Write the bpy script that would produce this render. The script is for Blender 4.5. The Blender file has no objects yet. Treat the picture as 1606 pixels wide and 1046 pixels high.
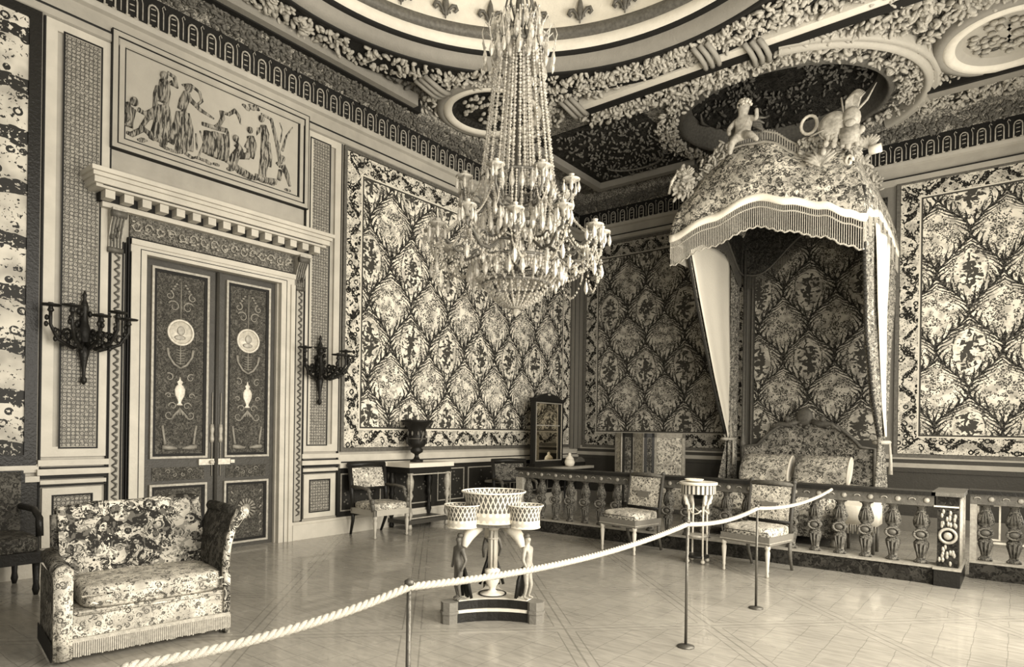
import bpy, math, random
from math import sin, cos, pi, radians, sqrt, atan2
from mathutils import Vector, Matrix, noise as mnoise
R = random.Random(7)
SC = bpy.context.scene
COL = SC.collection
D = 11.833          # distance of the bed wall
W = 8.4             # room width
CZ = 6.5            # ceiling height

# ------------------------------------------------------------------ materials
TINT = (1.0, 0.935, 0.79)
class X:
    """a little expression compiler for shader math"""
    nt = None
    def __init__(s, v): s.v = v
    @staticmethod
    def op(o, *a, clamp=False):
        n = X.nt.nodes.new('ShaderNodeMath'); n.operation = o; n.use_clamp = clamp
        for i, q in enumerate(a):
            q = q.v if isinstance(q, X) else q
            if isinstance(q, (int, float)): n.inputs[i].default_value = q
            else: X.nt.links.new(q, n.inputs[i])
        return X(n.outputs[0])
    def __add__(s, o): return X.op('ADD', s, o)
    __radd__ = __add__
    def __sub__(s, o): return X.op('SUBTRACT', s, o)
    def __rsub__(s, o): return X.op('SUBTRACT', o, s)
    def __mul__(s, o): return X.op('MULTIPLY', s, o)
    __rmul__ = __mul__
    def __truediv__(s, o): return X.op('DIVIDE', s, o)
    def __lt__(s, o): return X.op('LESS_THAN', s, o)
    def __gt__(s, o): return X.op('GREATER_THAN', s, o)
def fract(a): return X.op('FRACT', a)
def ab(a): return X.op('ABSOLUTE', a)
def mn(a, b): return X.op('MINIMUM', a, b)
def mx(a, b): return X.op('MAXIMUM', a, b)
def xsin(a): return X.op('SINE', a)
def xcos(a): return X.op('COSINE', a)
def xsqrt(a): return X.op('SQRT', a)
def cen(a): return fract(a + 0.5) - 0.5
def mixv(f, a, b):
    if not isinstance(a, X) and not isinstance(b, X): return f * (b - a) + a
    return f * (b - a) + a
def sm(a, lo, hi):
    n = X.nt.nodes.new('ShaderNodeMapRange'); n.interpolation_type = 'SMOOTHSTEP'
    n.inputs[1].default_value = lo; n.inputs[2].default_value = hi
    X.nt.links.new(a.v, n.inputs[0]); return X(n.outputs[0])
def vec(x, y, z=0.0):
    n = X.nt.nodes.new('ShaderNodeCombineXYZ')
    for i, q in enumerate((x, y, z)):
        if isinstance(q, X): X.nt.links.new(q.v, n.inputs[i])
        else: n.inputs[i].default_value = q
    return n.outputs[0]
def nse(v, scale, detail=2.0, dist=0.0, rough=0.5):
    n = X.nt.nodes.new('ShaderNodeTexNoise')
    n.inputs['Scale'].default_value = scale; n.inputs['Detail'].default_value = detail
    n.inputs['Distortion'].default_value = dist; n.inputs['Roughness'].default_value = rough
    X.nt.links.new(v, n.inputs['Vector']); return X(n.outputs[0])
def vor(v, scale, feature='F1', rnd=1.0):
    n = X.nt.nodes.new('ShaderNodeTexVoronoi'); n.feature = feature
    n.inputs['Scale'].default_value = scale; n.inputs['Randomness'].default_value = rnd
    X.nt.links.new(v, n.inputs['Vector']); return X(n.outputs[0])
def start(name):
    m = bpy.data.materials.new(name); m.use_nodes = True
    nt = m.node_tree; X.nt = nt
    b = nt.nodes['Principled BSDF']
    tc = nt.nodes.new('ShaderNodeTexCoord'); sp = nt.nodes.new('ShaderNodeSeparateXYZ')
    nt.links.new(tc.outputs['Object'], sp.inputs[0])
    return m, b, tc.outputs['Object'], X(sp.outputs[0]), X(sp.outputs[1]), X(sp.outputs[2])
def finish(b, val, rough=.6, metal=0., bump=None, bd=.01, tint=TINT, spec=.18, coat=0., trans=0.):
    nt = X.nt
    if isinstance(val, X):
        c = nt.nodes.new('ShaderNodeCombineColor')
        for i in range(3):
            q = val * tint[i]; nt.links.new(q.v, c.inputs[i])
        nt.links.new(c.outputs[0], b.inputs['Base Color'])
    else: b.inputs['Base Color'].default_value = (val*tint[0], val*tint[1], val*tint[2], 1)
    if isinstance(rough, X): nt.links.new(rough.v, b.inputs['Roughness'])
    else: b.inputs['Roughness'].default_value = rough
    b.inputs['Metallic'].default_value = metal
    b.inputs['Specular IOR Level'].default_value = spec
    b.inputs['Coat Weight'].default_value = coat
    b.inputs['Transmission Weight'].default_value = trans
    if bump is not None:
        n = nt.nodes.new('ShaderNodeBump'); n.inputs['Distance'].default_value = bd
        n.inputs['Strength'].default_value = 1.0
        nt.links.new(bump.v, n.inputs['Height']); nt.links.new(n.outputs[0], b.inputs['Normal'])
M = {}
def plain(name, v, rough=.6, metal=0., var=.12, sc=9., bd=.004, **k):
    m, b, o, x, y, z = start(name)
    n = nse(o, sc, 3.)
    finish(b, (n*2*var + (1-var))*v, rough, metal, nse(o, sc*5, 3.), bd, **k); M[name] = m; return m
plain('painted_wood', .33, .45, var=.2, sc=5)
plain('painted_wood_bright', .46, .45, var=.2, sc=5)
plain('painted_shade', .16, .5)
plain('marble_white', .62, .3, sc=4)
plain('dark_line', .012, .6)
plain('dark_wood', .015, .35)
plain('brown_wood', .05, .4)
plain('wainscot_dark', .02, .4)
plain('bronze', .018, .4, .3)
plain('gilt', .34, .4, .2, var=.5, sc=30)
plain('gilt_bright', .58, .38, .15, var=.4, sc=30)
plain('gilt_dull', .11, .45, .2, var=.6, sc=25)
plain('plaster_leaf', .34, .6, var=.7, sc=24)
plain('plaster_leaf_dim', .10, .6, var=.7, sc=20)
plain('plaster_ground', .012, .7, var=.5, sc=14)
plain('ceiling_pale', .60, .7)
plain('ceiling_grey', .22, .6)
plain('mirror_glass', .8, .02, 1.0, var=.0, bd=0.)
plain('silk_white', .80, .55, var=.03, sc=6)
plain('porcelain', .75, .2)
plain('rope_cord', .42, .8, var=.2, sc=60)
plain('iron', .10, .4, .6)
plain('crystal', .55, .10, 0., var=.7, sc=40, spec=.8, trans=.5)

plain('relief_field', .34, .6, var=.1, sc=8)
plain('fringe_light', .42, .8, var=.5, sc=50)
plain('fringe_dark', .03, .8, var=.4, sc=50)

def tapestry(name, ax, u0, u1, v0, v1, uoff, light=.66, border=.31):
    m, b, o, x, y, z = start(name)
    u, v = (y, z) if ax == 'y' else (x, z)
    P = vec(u, v)
    n1 = nse(P, 9., 1.)
    w1 = nse(P, 3.2, 2.) - .5; w2 = nse(vec(u + 9.3, v), 3.2, 2.) - .5
    uu = u + w1*.10; vv = v + w2*.10
    a = (uu - uoff)/.83; bb = (vv - 2.8)/1.2
    fa = ab(cen(a)); ww = (xcos(bb*2*pi) + 1)*.25
    s = ab(fa - ww)*.62
    side = (fa - ww) > 0
    tooth = fract(bb*13 - s*20 + n1*.8)
    n8 = nse(P, 26., 2.)
    leaf = mx((tooth < (.66 - s*4.6*(n8*.8+.6))) * (s < .15), s < .012)
    fine = nse(P, 44., 3., .6)
    fb = cen(bb)
    ca = cen(a)
    r2 = (ca*ca)/(.25*.25) + (fb*fb)/(.29*.29)
    inside = r2 < 1.0
    # motif inside medallion : a small tree over a mound
    tr = nse(vec(u, v*1.3), 13., 2.5, .8)
    motif = (tr + (1-r2)*.20) > .63
    trunk = (ab(ca+w1*.3) < .02) * (r2 < .6)
    # sprays of small flowers elsewhere
    vd = vor(P, 17.)
    mask = nse(P, 5.5, 2.) > .47
    dot = ((vd < .40) * (vd > .20)) * mask * (fine > .42)
    spot = (vor(P, 34.) < .34) * (nse(P, 6., 1.) > .50)
    leafy = (fine > .52) * (nse(vec(u+3, v), 5., 2.) > .50)
    dark = mx(mx(dot, spot), leafy) * (1-inside)
    dark = mx(dark, inside*mx(motif, trunk))
    ringd = (ab(r2 - 1.12) < .12) * (fine > .46)
    dark = mx(mx(dark, leaf), ringd)
    sheen = nse(P, 1.7, 2.)*.35 + .82  # soft patches paint the gloss of silk into its ground colour
    grd = light*sheen*(1 - sm(nse(P, 7., 3.), .42, .62)*.42)
    lv = light*.05 + (fine > .60)*.09
    val = mixv(dark, grd, mixv(leaf, .05, .012+(fine > .52)*.05))
    # border band
    du = mn(u - u0, u1 - u); dv = mn(v - v0, v1 - v)
    q = mn(du, dv); sel = du < dv
    p = mixv(sel, u, v)
    wob = (nse(P, 11., 3.) - .5)*.16
    wave = ab(q + wob - border*.48 - xsin(p*2*pi/.62)*.085)
    band = (wave < (xsin(p*4*pi/.62 + 1.2)*.022 + .014 + nse(P, 30., 2.)*.03))*(fine > .40)
    flow = vor(P, 11.)
    bl = mx(band, (flow < .42)*(flow > .22)*(nse(P, 14, 2.) > .42))
    bl = mx(bl, (fine > .60))
    bval = mixv(bl, grd*.85, .015)
    line = mx((ab(q - border + .012) < .013), (q < .008))
    lline = ab(q - border + .035) < .012
    bval = mixv(lline, bval, light*.8); bval = mixv(line, bval, .05)
    isb = q < border
    val = mixv(isb, val, bval)
    finish(b, val, .6, 0., fine, .003, spec=.04)
    M[name] = m; return m

def brocade(name, light=.62, dk=.05, sc=1.0, dense=.5, seed=0., rough=.6):
    m, b, o, x, y, z = start(name)
    mp = X.nt.nodes.new('ShaderNodeVectorMath'); mp.operation = 'ADD'; mp.inputs[1].default_value = (seed, seed*.7, seed*.3)
    X.nt.links.new(o, mp.inputs[0]); o = mp.outputs[0]
    a = nse(o, 7.*sc, 2.5, 1.6); f = nse(o, 26.*sc, 3., 1.0)
    g = nse(o, 4.*sc, 2., .4); v1 = vor(o, 10.*sc); v2 = vor(o, 30.*sc)
    vein = (ab(a-.5) < .014)*(f > .45)
    leaf = (a > .56)*(f > (.62-dense*.28))
    flo = (v1 < .40)*(v1 > .20)*(f > .44)
    core = v1 < .10
    dot = (v2 < .26)*(g > .5)
    h = nse(o, 15.*sc, 2.5, 1.2)
    mid = (h > .54)*(f > .40)
    sprig = (ab(h-.47) < .022)*(a > .44)
    d = mx(mx(mx(vein, leaf), mx(mx(flo, core), dot)), sprig*dense)
    base = mixv(mid*min(1., dense*1.4), light*(sm(g, .35, .65)*.45+.6), light*.34)
    val = mixv(d, base, mixv(f > .56, dk, dk+light*.14))
    finish(b, val, rough, 0., f, .004, spec=.06); M[name] = m; return m
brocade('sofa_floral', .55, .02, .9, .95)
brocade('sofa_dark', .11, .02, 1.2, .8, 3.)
brocade('seat_pale', .60, .08, 2.2, .02, 5.)
brocade('chair_silk', .66, .04, 2.2, .3, 2.)
brocade('canopy_floral', .66, .03, .95, .62, 4.)
brocade('canopy_inner', .07, .01, 1.5, .6, 6.)
brocade('pillow_floral', .66, .05, 1.3, .4, 8.)
brocade('curtain_floral', .40, .02, 2.2, .6, 11.)
brocade('screen_silk', .70, .04, 2.0, .3, 13.)
brocade('ceiling_arabesque', .045, .008, 1.6, .5, 15.)
brocade('ceiling_arabesque_pale', .26, .02, 1.6, .5, 17.)
brocade('cove_ornament', .40, .03, 2.4, .7, 19.)
brocade('door_arabesque', .13, .02, 3.6, .6, 21.)
brocade('frieze_scroll', .26, .03, 3.4, .6, 23.)
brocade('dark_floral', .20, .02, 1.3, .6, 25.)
brocade('plinth_marble', .05, .012, .8, .5, 27., .3)
brocade('headboard_silk', .34, .015, 1.1, .5, 41.)
brocade('rug_floral', .30, .05, 1.5, .5, 29.)
brocade('baluster_gilt', .22, .02, 3.5, .5, 31.)

def scallop():
    m, b, o, x, y, z = start('silk_edge')
    P = vec(y, z); n = nse(P, 5., 2.); f = nse(P, 30., 3., .6)
    k = z/.50 + (n-.5)*.25 + cen(y/.9)*cen(y/.9)*1.3
    c = cen(k); body = ab(c)
    dark = (body > .36)*(f > .40)
    fl = vor(P, 7.)
    pet = ((fl < .30)*(fl > .17)) + (fl < .05)
    d = mx(mx(dark, pet*(f > .4)), (f > .60)*(n > .45))
    val = mixv(d, .50*(sm(nse(P, 4., 2.), .3, .7)*.5+.6), .02); finish(b, val, .55, 0., f, .003); M['silk_edge'] = m
scallop()
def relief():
    m, b, o, x, y, z = start('relief_painted_shade')
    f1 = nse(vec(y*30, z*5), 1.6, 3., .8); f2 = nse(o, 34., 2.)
    t = sm(f1, .42, .60)*(f2*.6+.6)  # streaks paint highlights and shadowed folds into the relief's colour
    finish(b, mixv(t, .035, .30), .7, 0., f1, .006, spec=.05); M['relief_painted_shade'] = m
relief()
def diaper():
    m, b, o, x, y, z = start('diaper_lattice')
    s = .078
    a = cen(y/s); c = cen(z/s); r = xsqrt(a*a + c*c)
    a2 = cen(y/s+.5); c2 = cen(z/s+.5); r2 = xsqrt(a2*a2+c2*c2)
    ring = mx(ab(r-.26) < .07, ab(r2-.26) < .07)
    diag = mx(ab(ab(a)+ab(c)-.5) < .05, r < .07)
    n = nse(o, 60., 2.)
    d = mx(ring*(n > .35), diag*(n > .5))
    val = mixv(d, .30*(nse(o, 5., 2.)*.3+.85), .08)
    finish(b, val, .5, 0., d, .003); M['diaper_lattice'] = m
diaper()
def floor_mat():
    m, b, o, x, y, z = start('parquet')
    s = 1.15
    p = (x + y)/(s*1.414); q = (x - y)/(s*1.414)
    fp = ab(cen(p)); fq = ab(cen(q))
    frame = mx(ab(fp - .5) < .006, ab(fq - .5) < .006)
    frame = mx(frame, mx((ab(fp-.44) < .004)*(fq < .44), (ab(fq-.44) < .004)*(fp < .44)))
    l1 = ab(cen((p + q)*4)) < .022; l2 = ab(cen((p - q)*4)) < .022
    chk = (cen((p+q)*2)*cen((p-q)*2)) > 0
    ln = mx(frame, mx(l1*chk, l2*(1-chk))*(fp < .44)*(fq < .44))
    g = nse(vec(x*2, y*9), 3., 4., .4); g2 = nse(o, 2.2, 3.)
    idp = X.op('FLOOR', p*3)*.37 + X.op('FLOOR', q*3)*.61
    tone = fract(xsin(idp*12.9)*43.7)
    val = (.13 + g*.20 + tone*.03 + g2*.08)
    val = mixv(ln*.35, val, .03)
    finish(b, val, g2*.25 + .12, 0., g*(1-ln), .0025, spec=.6, coat=.25); M['parquet'] = m
floor_mat()
def fluted(name, axis, per, l=.5, d=.06, duty=.5, rough=.6):
    m, b, o, x, y, z = start(name)
    q = {'x': x, 'y': y, 'z': z, 'a': None}[axis]
    if q is None: q = X.op('ARCTAN2', y, x)
    f = fract(q/per); t = sm(ab(f-.5), duty*.5-.08, duty*.5+.08)
    finish(b, mixv(t, l, d)*(nse(o, 20., 2.)*.3+.85), rough, 0., t, .004); M[name] = m
def basketmat(name, per, h0, h1):
    m, b, o, x, y, z = start(name)
    th = X.op('ARCTAN2', y, x)/per
    zz = (z-h0)/(h1-h0)
    lat = mx(ab(cen(th + zz*3)) < .13, ab(cen(th - zz*3)) < .13)
    up = zz > .45
    beads = xsqrt(cen(th*.7)*cen(th*.7) + cen(zz*5)*cen(zz*5)) < .3
    val = mixv(up, mixv(beads, .62, .85), mixv(lat, .10, .62))
    finish(b, val, .35); M[name] = m
basketmat('openwork_big', .17, .72, 1.0)
basketmat('openwork_small', .28, .70, .91)
fluted('sofa_fringe', 'x', .032, .55, .10, .5)
fluted('drum_gallery', 'a', .26, .55, .05, .55)
plain('drum_base', .5, .4)

# ------------------------------------------------------------------ mesh builder
class MB:
    def __init__(s): s.v = []; s.f = []
    def add(s, vs, fs):
        o = len(s.v); s.v += [tuple(q) for q in vs]; s.f += [tuple(i+o for i in f) for f in fs]; return s
    def box(s, x0, x1, y0, y1, z0, z1):
        return s.add([(x0,y0,z0),(x1,y0,z0),(x1,y1,z0),(x0,y1,z0),(x0,y0,z1),(x1,y0,z1),(x1,y1,z1),(x0,y1,z1)],
              [(0,3,2,1),(4,5,6,7),(0,1,5,4),(1,2,6,5),(2,3,7,6),(3,0,4,7)])
    def lathe(s, prof, n=16, c=(0,0,0), ax='z', sx=1, sy=1, cap=True):
        vs = []; fs = []
        for r, h in prof:
            for k in range(n):
                a = 2*pi*k/n; p = (r*cos(a)*sx, r*sin(a)*sy, h)
                if ax == 'x': p = (p[2], p[0], p[1])
                if ax == 'y': p = (p[0], p[2], p[1])
                vs.append((p[0]+c[0], p[1]+c[1], p[2]+c[2]))
        for i in range(len(prof)-1):
            for k in range(n):
                k2 = (k+1) % n; fs.append((i*n+k, i*n+k2, (i+1)*n+k2, (i+1)*n+k))
        if cap:
            fs.append(tuple(range(n))[::-1]); fs.append(tuple((len(prof)-1)*n+k for k in range(n)))
        return s.add(vs, fs)
    def ell(s, c, r, nl=5, nn=8, rot=None):
        vs = []; fs = []
        for i in range(1, nl):
            t = pi*i/nl
            for k in range(nn):
                a = 2*pi*k/nn; vs.append(Vector((r[0]*sin(t)*cos(a), r[1]*sin(t)*sin(a), r[2]*cos(t))))
        vs.append(Vector((0,0,r[2]))); vs.append(Vector((0,0,-r[2])))
        if rot is not None: vs = [rot @ q for q in vs]
        vs = [(q[0]+c[0], q[1]+c[1], q[2]+c[2]) for q in vs]
        for i in range(nl-2):
            for k in range(nn):
                k2 = (k+1) % nn; fs.append((i*nn+k, (i+1)*nn+k, (i+1)*nn+k2, i*nn+k2))
        T = (nl-1)*nn
        for k in range(nn):
            k2 = (k+1) % nn; fs.append((T, k, k2)); fs.append((T+1, (nl-2)*nn+k2, (nl-2)*nn+k))
        return s.add(vs, fs)
    def tube(s, pts, r, n=8, closed=False, flat=1.0):
        pts = [Vector(p) for p in pts]; N = len(pts)
        if not hasattr(r, '__len__'): r = [r]*N
        vs = []; fs = []; up = None
        for i, p in enumerate(pts):
            if closed: t = pts[(i+1) % N] - pts[i-1]
            else: t = pts[min(i+1, N-1)] - pts[max(i-1, 0)]
            t = t.normalized() if t.length > 1e-9 else Vector((0,0,1))
            if up is None:
                up = Vector((0,0,1)) if abs(t.z) < .9 else Vector((1,0,0))
            a = t.cross(up)
            if a.length < 1e-6: a = t.cross(Vector((0,1,0.01)))
            a.normalize(); bb = a.cross(t).normalized(); up = bb
            for k in range(n):
                q = 2*pi*k/n; vs.append(p + (a*cos(q)*flat + bb*sin(q))*r[i])
        m = N if closed else N-1
        for i in range(m):
            j = (i+1) % N
            for k in range(n):
                k2 = (k+1) % n; fs.append((i*n+k, i*n+k2, j*n+k2, j*n+k))
        if not closed:
            fs.append(tuple(range(n))[::-1]); fs.append(tuple((N-1)*n+k for k in range(n)))
        return s.add(vs, fs)
    def prism(s, poly, a0, a1, ax='y'):
        """poly of 2D points extruded along ax from a0 to a1"""
        def mk(p, q):
            if ax == 'y': return (p[0], q, p[1])
            if ax == 'x': return (q, p[0], p[1])
            return (p[0], p[1], q)
        n = len(poly); vs = [mk(p, a0) for p in poly] + [mk(p, a1) for p in poly]
        fs = [tuple(range(n))[::-1], tuple(range(n, 2*n))] + [(i, (i+1) % n, n+(i+1) % n, n+i) for i in range(n)]
        return s.add(vs, fs)
    def grid(s, fn, nu, nv, thick=0):
        vs = [fn(i/nu, j/nv) for j in range(nv+1) for i in range(nu+1)]
        fs = [(j*(nu+1)+i, j*(nu+1)+i+1, (j+1)*(nu+1)+i+1, (j+1)*(nu+1)+i) for j in range(nv) for i in range(nu)]
        return s.add(vs, fs)
    def sweep(s, path, sec, closed=False):
        """section points (out, up) swept along a horizontal path of (x,y) with mitred corners; out = left of direction"""
        N = len(path); vs = []; fs = []; n = len(sec)
        for i in range(N):
            p = Vector(path[i])
            d1 = (Vector(path[i]) - Vector(path[i-1])).normalized() if (i > 0 or closed) else None
            d2 = (Vector(path[(i+1) % N]) - Vector(path[i])).normalized() if (i < N-1 or closed) else None
            if d1 is None: d1 = d2
            if d2 is None: d2 = d1
            n1 = Vector((-d1.y, d1.x)); n2 = Vector((-d2.y, d2.x)); m = (n1+n2).normalized(); k = 1/max(.3, m.dot(n1))
            for a, h in sec: vs.append((p.x+m.x*a*k, p.y+m.y*a*k, h))
        m = N if closed else N-1
        for i in range(m):
            j = (i+1) % N
            for k in range(n-1): fs.append((i*n+k, i*n+k+1, j*n+k+1, j*n+k))
        return s.add(vs, fs)
    def frame(s, ax, pos, thick, a0, a1, z0, z1, w):
        """rectangular moulding frame lying on a plane"""
        for q in ((a0, a1, z0, z0+w), (a0, a1, z1-w, z1), (a0, a0+w, z0+w, z1-w), (a1-w, a1, z0+w, z1-w)):
            if ax == 'x': s.box(pos, pos+thick, q[0], q[1], q[2], q[3])
            else: s.box(q[0], q[1], pos-thick, pos, q[2], q[3])
        return s
    def build(s, name, mat, parent=None, smooth=False, solid=0, label=None, remesh=0):
        me = bpy.data.meshes.new(name); me.from_pydata(s.v, [], s.f); me.materials.append(M[mat] if isinstance(mat, str) else mat)
        if smooth: me.polygons.foreach_set('use_smooth', [True]*len(me.polygons))
        me.update(); o = bpy.data.objects.new(name, me); COL.objects.link(o)
        if parent is not None: o.parent = parent
        if solid:
            md = o.modifiers.new('Solidify', 'SOLIDIFY'); md.thickness = solid; md.offset = 0
        if remesh:
            md = o.modifiers.new('Remesh', 'REMESH'); md.mode = 'VOXEL'; md.voxel_size = remesh; md.use_smooth_shade = True
        if label: o['label'] = label
        return o
def tag(o, label, cat, group=None, kind=None):
    if label: o['label'] = label
    if cat: o['category'] = cat
    if group: o['group'] = group
    if kind: o['kind'] = kind
    return o
def thing(name, label, cat, loc=(0,0,0), rz=0, group=None):
    o = bpy.data.objects.new(name, None); COL.objects.link(o); o.empty_display_size = .1
    o.location = loc; o.rotation_euler = (0, 0, rz); return tag(o, label, cat, group)
def dup(o, loc=None, rz=None, label=None, parent=None):
    c = o.copy(); COL.objects.link(c)
    if parent is not None: c.parent = parent
    for ch in list(o.children): dup(ch, parent=c)
    if loc is not None: c.location = loc
    if rz is not None: c.rotation_euler = (0, 0, rz)
    if label: c['label'] = label
    return c
def struct(name, mb, mat, label=None, smooth=False, parent=None, **k):
    o = mb.build(name, mat, parent, smooth, **k)
    if parent is None:
        o['kind'] = 'structure'
        if label: o['label'] = label
    return o
def rotdir(d):
    return Vector((0,0,1)).rotation_difference(Vector(d)).to_matrix()
def skinfig(name, joints, edges, radii, mat, parent, sub=2, label=None):
    me = bpy.data.meshes.new(name); me.from_pydata([tuple(j) for j in joints], edges, [])
    me.materials.append(M[mat]); o = bpy.data.objects.new(name, me); COL.objects.link(o)
    if parent is not None: o.parent = parent
    md = o.modifiers.new('Skin', 'SKIN'); md.use_smooth_shade = True
    sv = me.skin_vertices[0].data if me.skin_vertices else None
    if sv is None:
        me.attributes  # make sure layer exists
    for i, r in enumerate(radii):
        sv[i].radius = (r, r); sv[i].use_root = (i == 0)
    m2 = o.modifiers.new('Subsurf', 'SUBSURF'); m2.levels = sub; m2.render_levels = sub
    if label: o['label'] = label
    return o
def blobs(mb, pts, size, jit=.5, elong=1.5, lo=True):
    """leafy clusters of little fruits and leaves"""
    for p in pts:
        s = size*(1 - jit/2 + jit*R.random())
        d = Vector((R.uniform(-1,1), R.uniform(-1,1), R.uniform(-1,1))).normalized()
        mb.ell(p, (s*.34, s*.52, s*.6*elong), 4, 6, rotdir(d))
CAMP = (0.6675, -0.0007, 0.0143, 1003.68, 804.54, 675.34)
LP = [150, 380, 380, 170]; WS = .42; EXPO = .45
# ------------------------------------------------------------------ room shell
struct('floor', MB().box(-.2, W+.2, -3, D+.2, -.1, 0), 'parquet', 'polished parquet floor of the bedchamber')
DY0, DY1, DZ = 3.0, 4.63, 3.36
b = MB(); b.box(-.25, 0, -3, DY0, 0, 7.3); b.box(-.25, 0, DY1, D+.25, 0, 7.3); b.box(-.25, 0, DY0, DY1, DZ, 7.3)
struct('wall_left', b, 'painted_wood', 'cream panelled wall with the double door')
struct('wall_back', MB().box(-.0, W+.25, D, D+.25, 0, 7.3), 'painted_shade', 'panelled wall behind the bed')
WIN = [(-1.0, .8), (2.2, 4.0), (5.4, 7.2), (8.9, 10.7)]
b = MB(); ys = [-3] + [q for w in WIN for q in w] + [D]
for i in range(0, len(ys), 2): b.box(W, W+.25, ys[i], ys[i+1], 0, 7.3)
for y0, y1 in WIN: b.box(W, W+.25, y0, y1, 0, .5); b.box(W, W+.25, y0, y1, 5.2, 7.3)
struct('wall_right', b, 'painted_wood', 'window wall')
def panel_ring(mb, x0, x1, y0, y1, cx, cy, rx, ry, z, n=96):
    vs = []; fs = []
    angs = sorted(set([2*pi*k/n for k in range(n)] + [atan2(yy-cy, xx-cx) % (2*pi) for xx in (x0, x1) for yy in (y0, y1)]))
    for a in angs:
        dx, dy = cos(a), sin(a); t = 1e9
        if dx > 1e-9: t = min(t, (x1-cx)/dx)
        if dx < -1e-9: t = min(t, (x0-cx)/dx)
        if dy > 1e-9: t = min(t, (y1-cy)/dy)
        if dy < -1e-9: t = min(t, (y0-cy)/dy)
        vs.append((cx+dx*t, cy+dy*t, z)); k = 1/sqrt((dx/rx)**2 + (dy/ry)**2); vs.append((cx+dx*k, cy+dy*k, z))
    m = len(angs)
    for i in range(m):
        j = (i+1) % m; fs.append((2*i, 2*i+1, 2*j+1, 2*j))
    mb.add(vs, fs)
CX, CY = 4.03, 4.5
CR = 3.15
OX, OY, ORX, ORY = 4.6, 10.3, 1.55, 1.38
b = MB()
panel_ring(b, -.1, W+.1, .3, 8.5, CX, CY, CR, CR, CZ)
panel_ring(b, 2.9, 6.35, 8.5, D, OX, OY, ORX, ORY, CZ)
b.box(-.1, W+.1, -3, .3, CZ, CZ+.05); b.box(-.1, 2.9, 8.5, D, CZ, CZ+.05); b.box(6.35, W+.1, 8.5, D, CZ, CZ+.05)
b.box(-.1, W+.1, -3, D+.2, 8.0, 8.1)
struct('ceiling', b, 'ceiling_arabesque_pale', 'carved and painted compartment ceiling')

# great round of the ceiling with its mouldings
def ring(prof, cx=CX, cy=CY, n=120, sx=1., sy=1., a0=0, a1=2*pi):
    mb = MB(); full = abs(a1-a0-2*pi) < 1e-6; vs = []; fs = []; N = n if full else n+1; m = len(prof)
    for k in range(N):
        a = a0 + (a1-a0)*k/n
        for r, z in prof: vs.append((cx + (sx-1+r if sx != 1 else r)*cos(a), cy + (sy-1+r if sy != 1 else r)*sin(a), z))
    for k in range(n):
        j = (k+1) % N
        for i in range(m-1): fs.append((k*m+i, k*m+i+1, j*m+i+1, j*m+i))
    return mb.add(vs, fs)
def ovalarc(a0, a1, prof, cx, cy, rx, ry, n=40):
    mb = MB(); vs = []; fs = []; m = len(prof)
    for k in range(n+1):
        a = radians(a0+(a1-a0)*k/n); p = Vector((rx*cos(a), ry*sin(a))); nn = Vector((cos(a)/rx, sin(a)/ry)).normalized()
        for d, z in prof: q = p+nn*d; vs.append((cx+q.x, cy+q.y, z))
    for k in range(n):
        for i in range(m-1): fs.append((k*m+i, k*m+i+1, (k+1)*m+i+1, (k+1)*m+i))
    return mb.add(vs, fs)
def oval(prof, cx, cy, rx, ry, n=96):
    """prof is (offset outward, z)"""
    mb = MB(); vs = []; fs = []; m = len(prof)
    for k in range(n):
        a = 2*pi*k/n; p = Vector((rx*cos(a), ry*sin(a))); nn = Vector((cos(a)/rx, sin(a)/ry)).normalized()
        for d, z in prof: q = p+nn*d; vs.append((cx+q.x, cy+q.y, z))
    for k in range(n):
        j = (k+1) % n
        for i in range(m-1): fs.append((k*m+i, k*m+i+1, j*m+i+1, j*m+i))
    return mb.add(vs, fs)
struct('trim_1', ring([(3.28, 6.52), (3.28, 6.46), (3.20, 6.43), (3.16, 6.44), (3.15, 6.5)]), 'dark_line', 'dark outer fillet of the great round ceiling moulding', True)
struct('trim_2', ring([(3.16, 6.45), (3.10, 6.47), (3.06, 6.53), (3.04, 6.60), (3.03, 6.62)]), 'ceiling_grey', 'grey round of the great ceiling circle', True)
struct('trim_3', ring([(3.05, 6.59), (3.0, 6.60), (2.97, 6.64)]), 'dark_line', 'dark groove between the rounds', True)
struct('trim_4', ring([(2.99, 6.62), (2.95, 6.65), (2.93, 6.70), (2.94, 6.76)]), 'ceiling_pale', 'pale torus of the great ceiling circle', True)
struct('trim_5', ring([(2.95, 6.75), (2.89, 6.77), (2.87, 6.84), (2.90, 6.90)]), 'gilt_dull', 'dull gilt inner band of the ceiling circle', True)
dome = ring([(2.90, 6.88), (2.92, 7.1), (2.85, 7.4), (2.6, 7.75), (1.8, 7.95), (0.02, 7.98)])
tr6 = struct('trim_6', dome, 'ceiling_pale', 'pale coved dome inside the great circle', True)
# fleurs-de-lis standing round the dome
def fleur(parent, a, name='fleur_de_lis'):
    r = 2.87
    def P(u, z):                       # u along the tangent
        aa = a + u/r; return (CX + r*cos(aa), CY + r*sin(aa), z)
    mb = MB(); s = 1.0; z0 = 6.93
    mb.tube([P(0, z0), P(0, z0+.07), P(0, z0+.16), P(0, z0+.25), P(0, z0+.32)], [.012, .03, .045, .03, .004], 8)
    for q in (-1, 1):
        mb.tube([P(q*.02, z0+.02), P(q*.05, z0+.10), P(q*.09, z0+.155), P(q*.135, z0+.155), P(q*.155, z0+.11), P(q*.13, z0+.08), P(q*.11, z0+.10)],
                [.012, .018, .024, .026, .024, .018, .012], 8)
    mb.tube([P(-.07, z0+.06), P(.07, z0+.06)], .014, 6)
    mb.tube([P(0, z0+.06), P(0, z0-.03)], [.02, .008], 6)
    mb.build(name, 'gilt_dull', parent, True)
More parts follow.
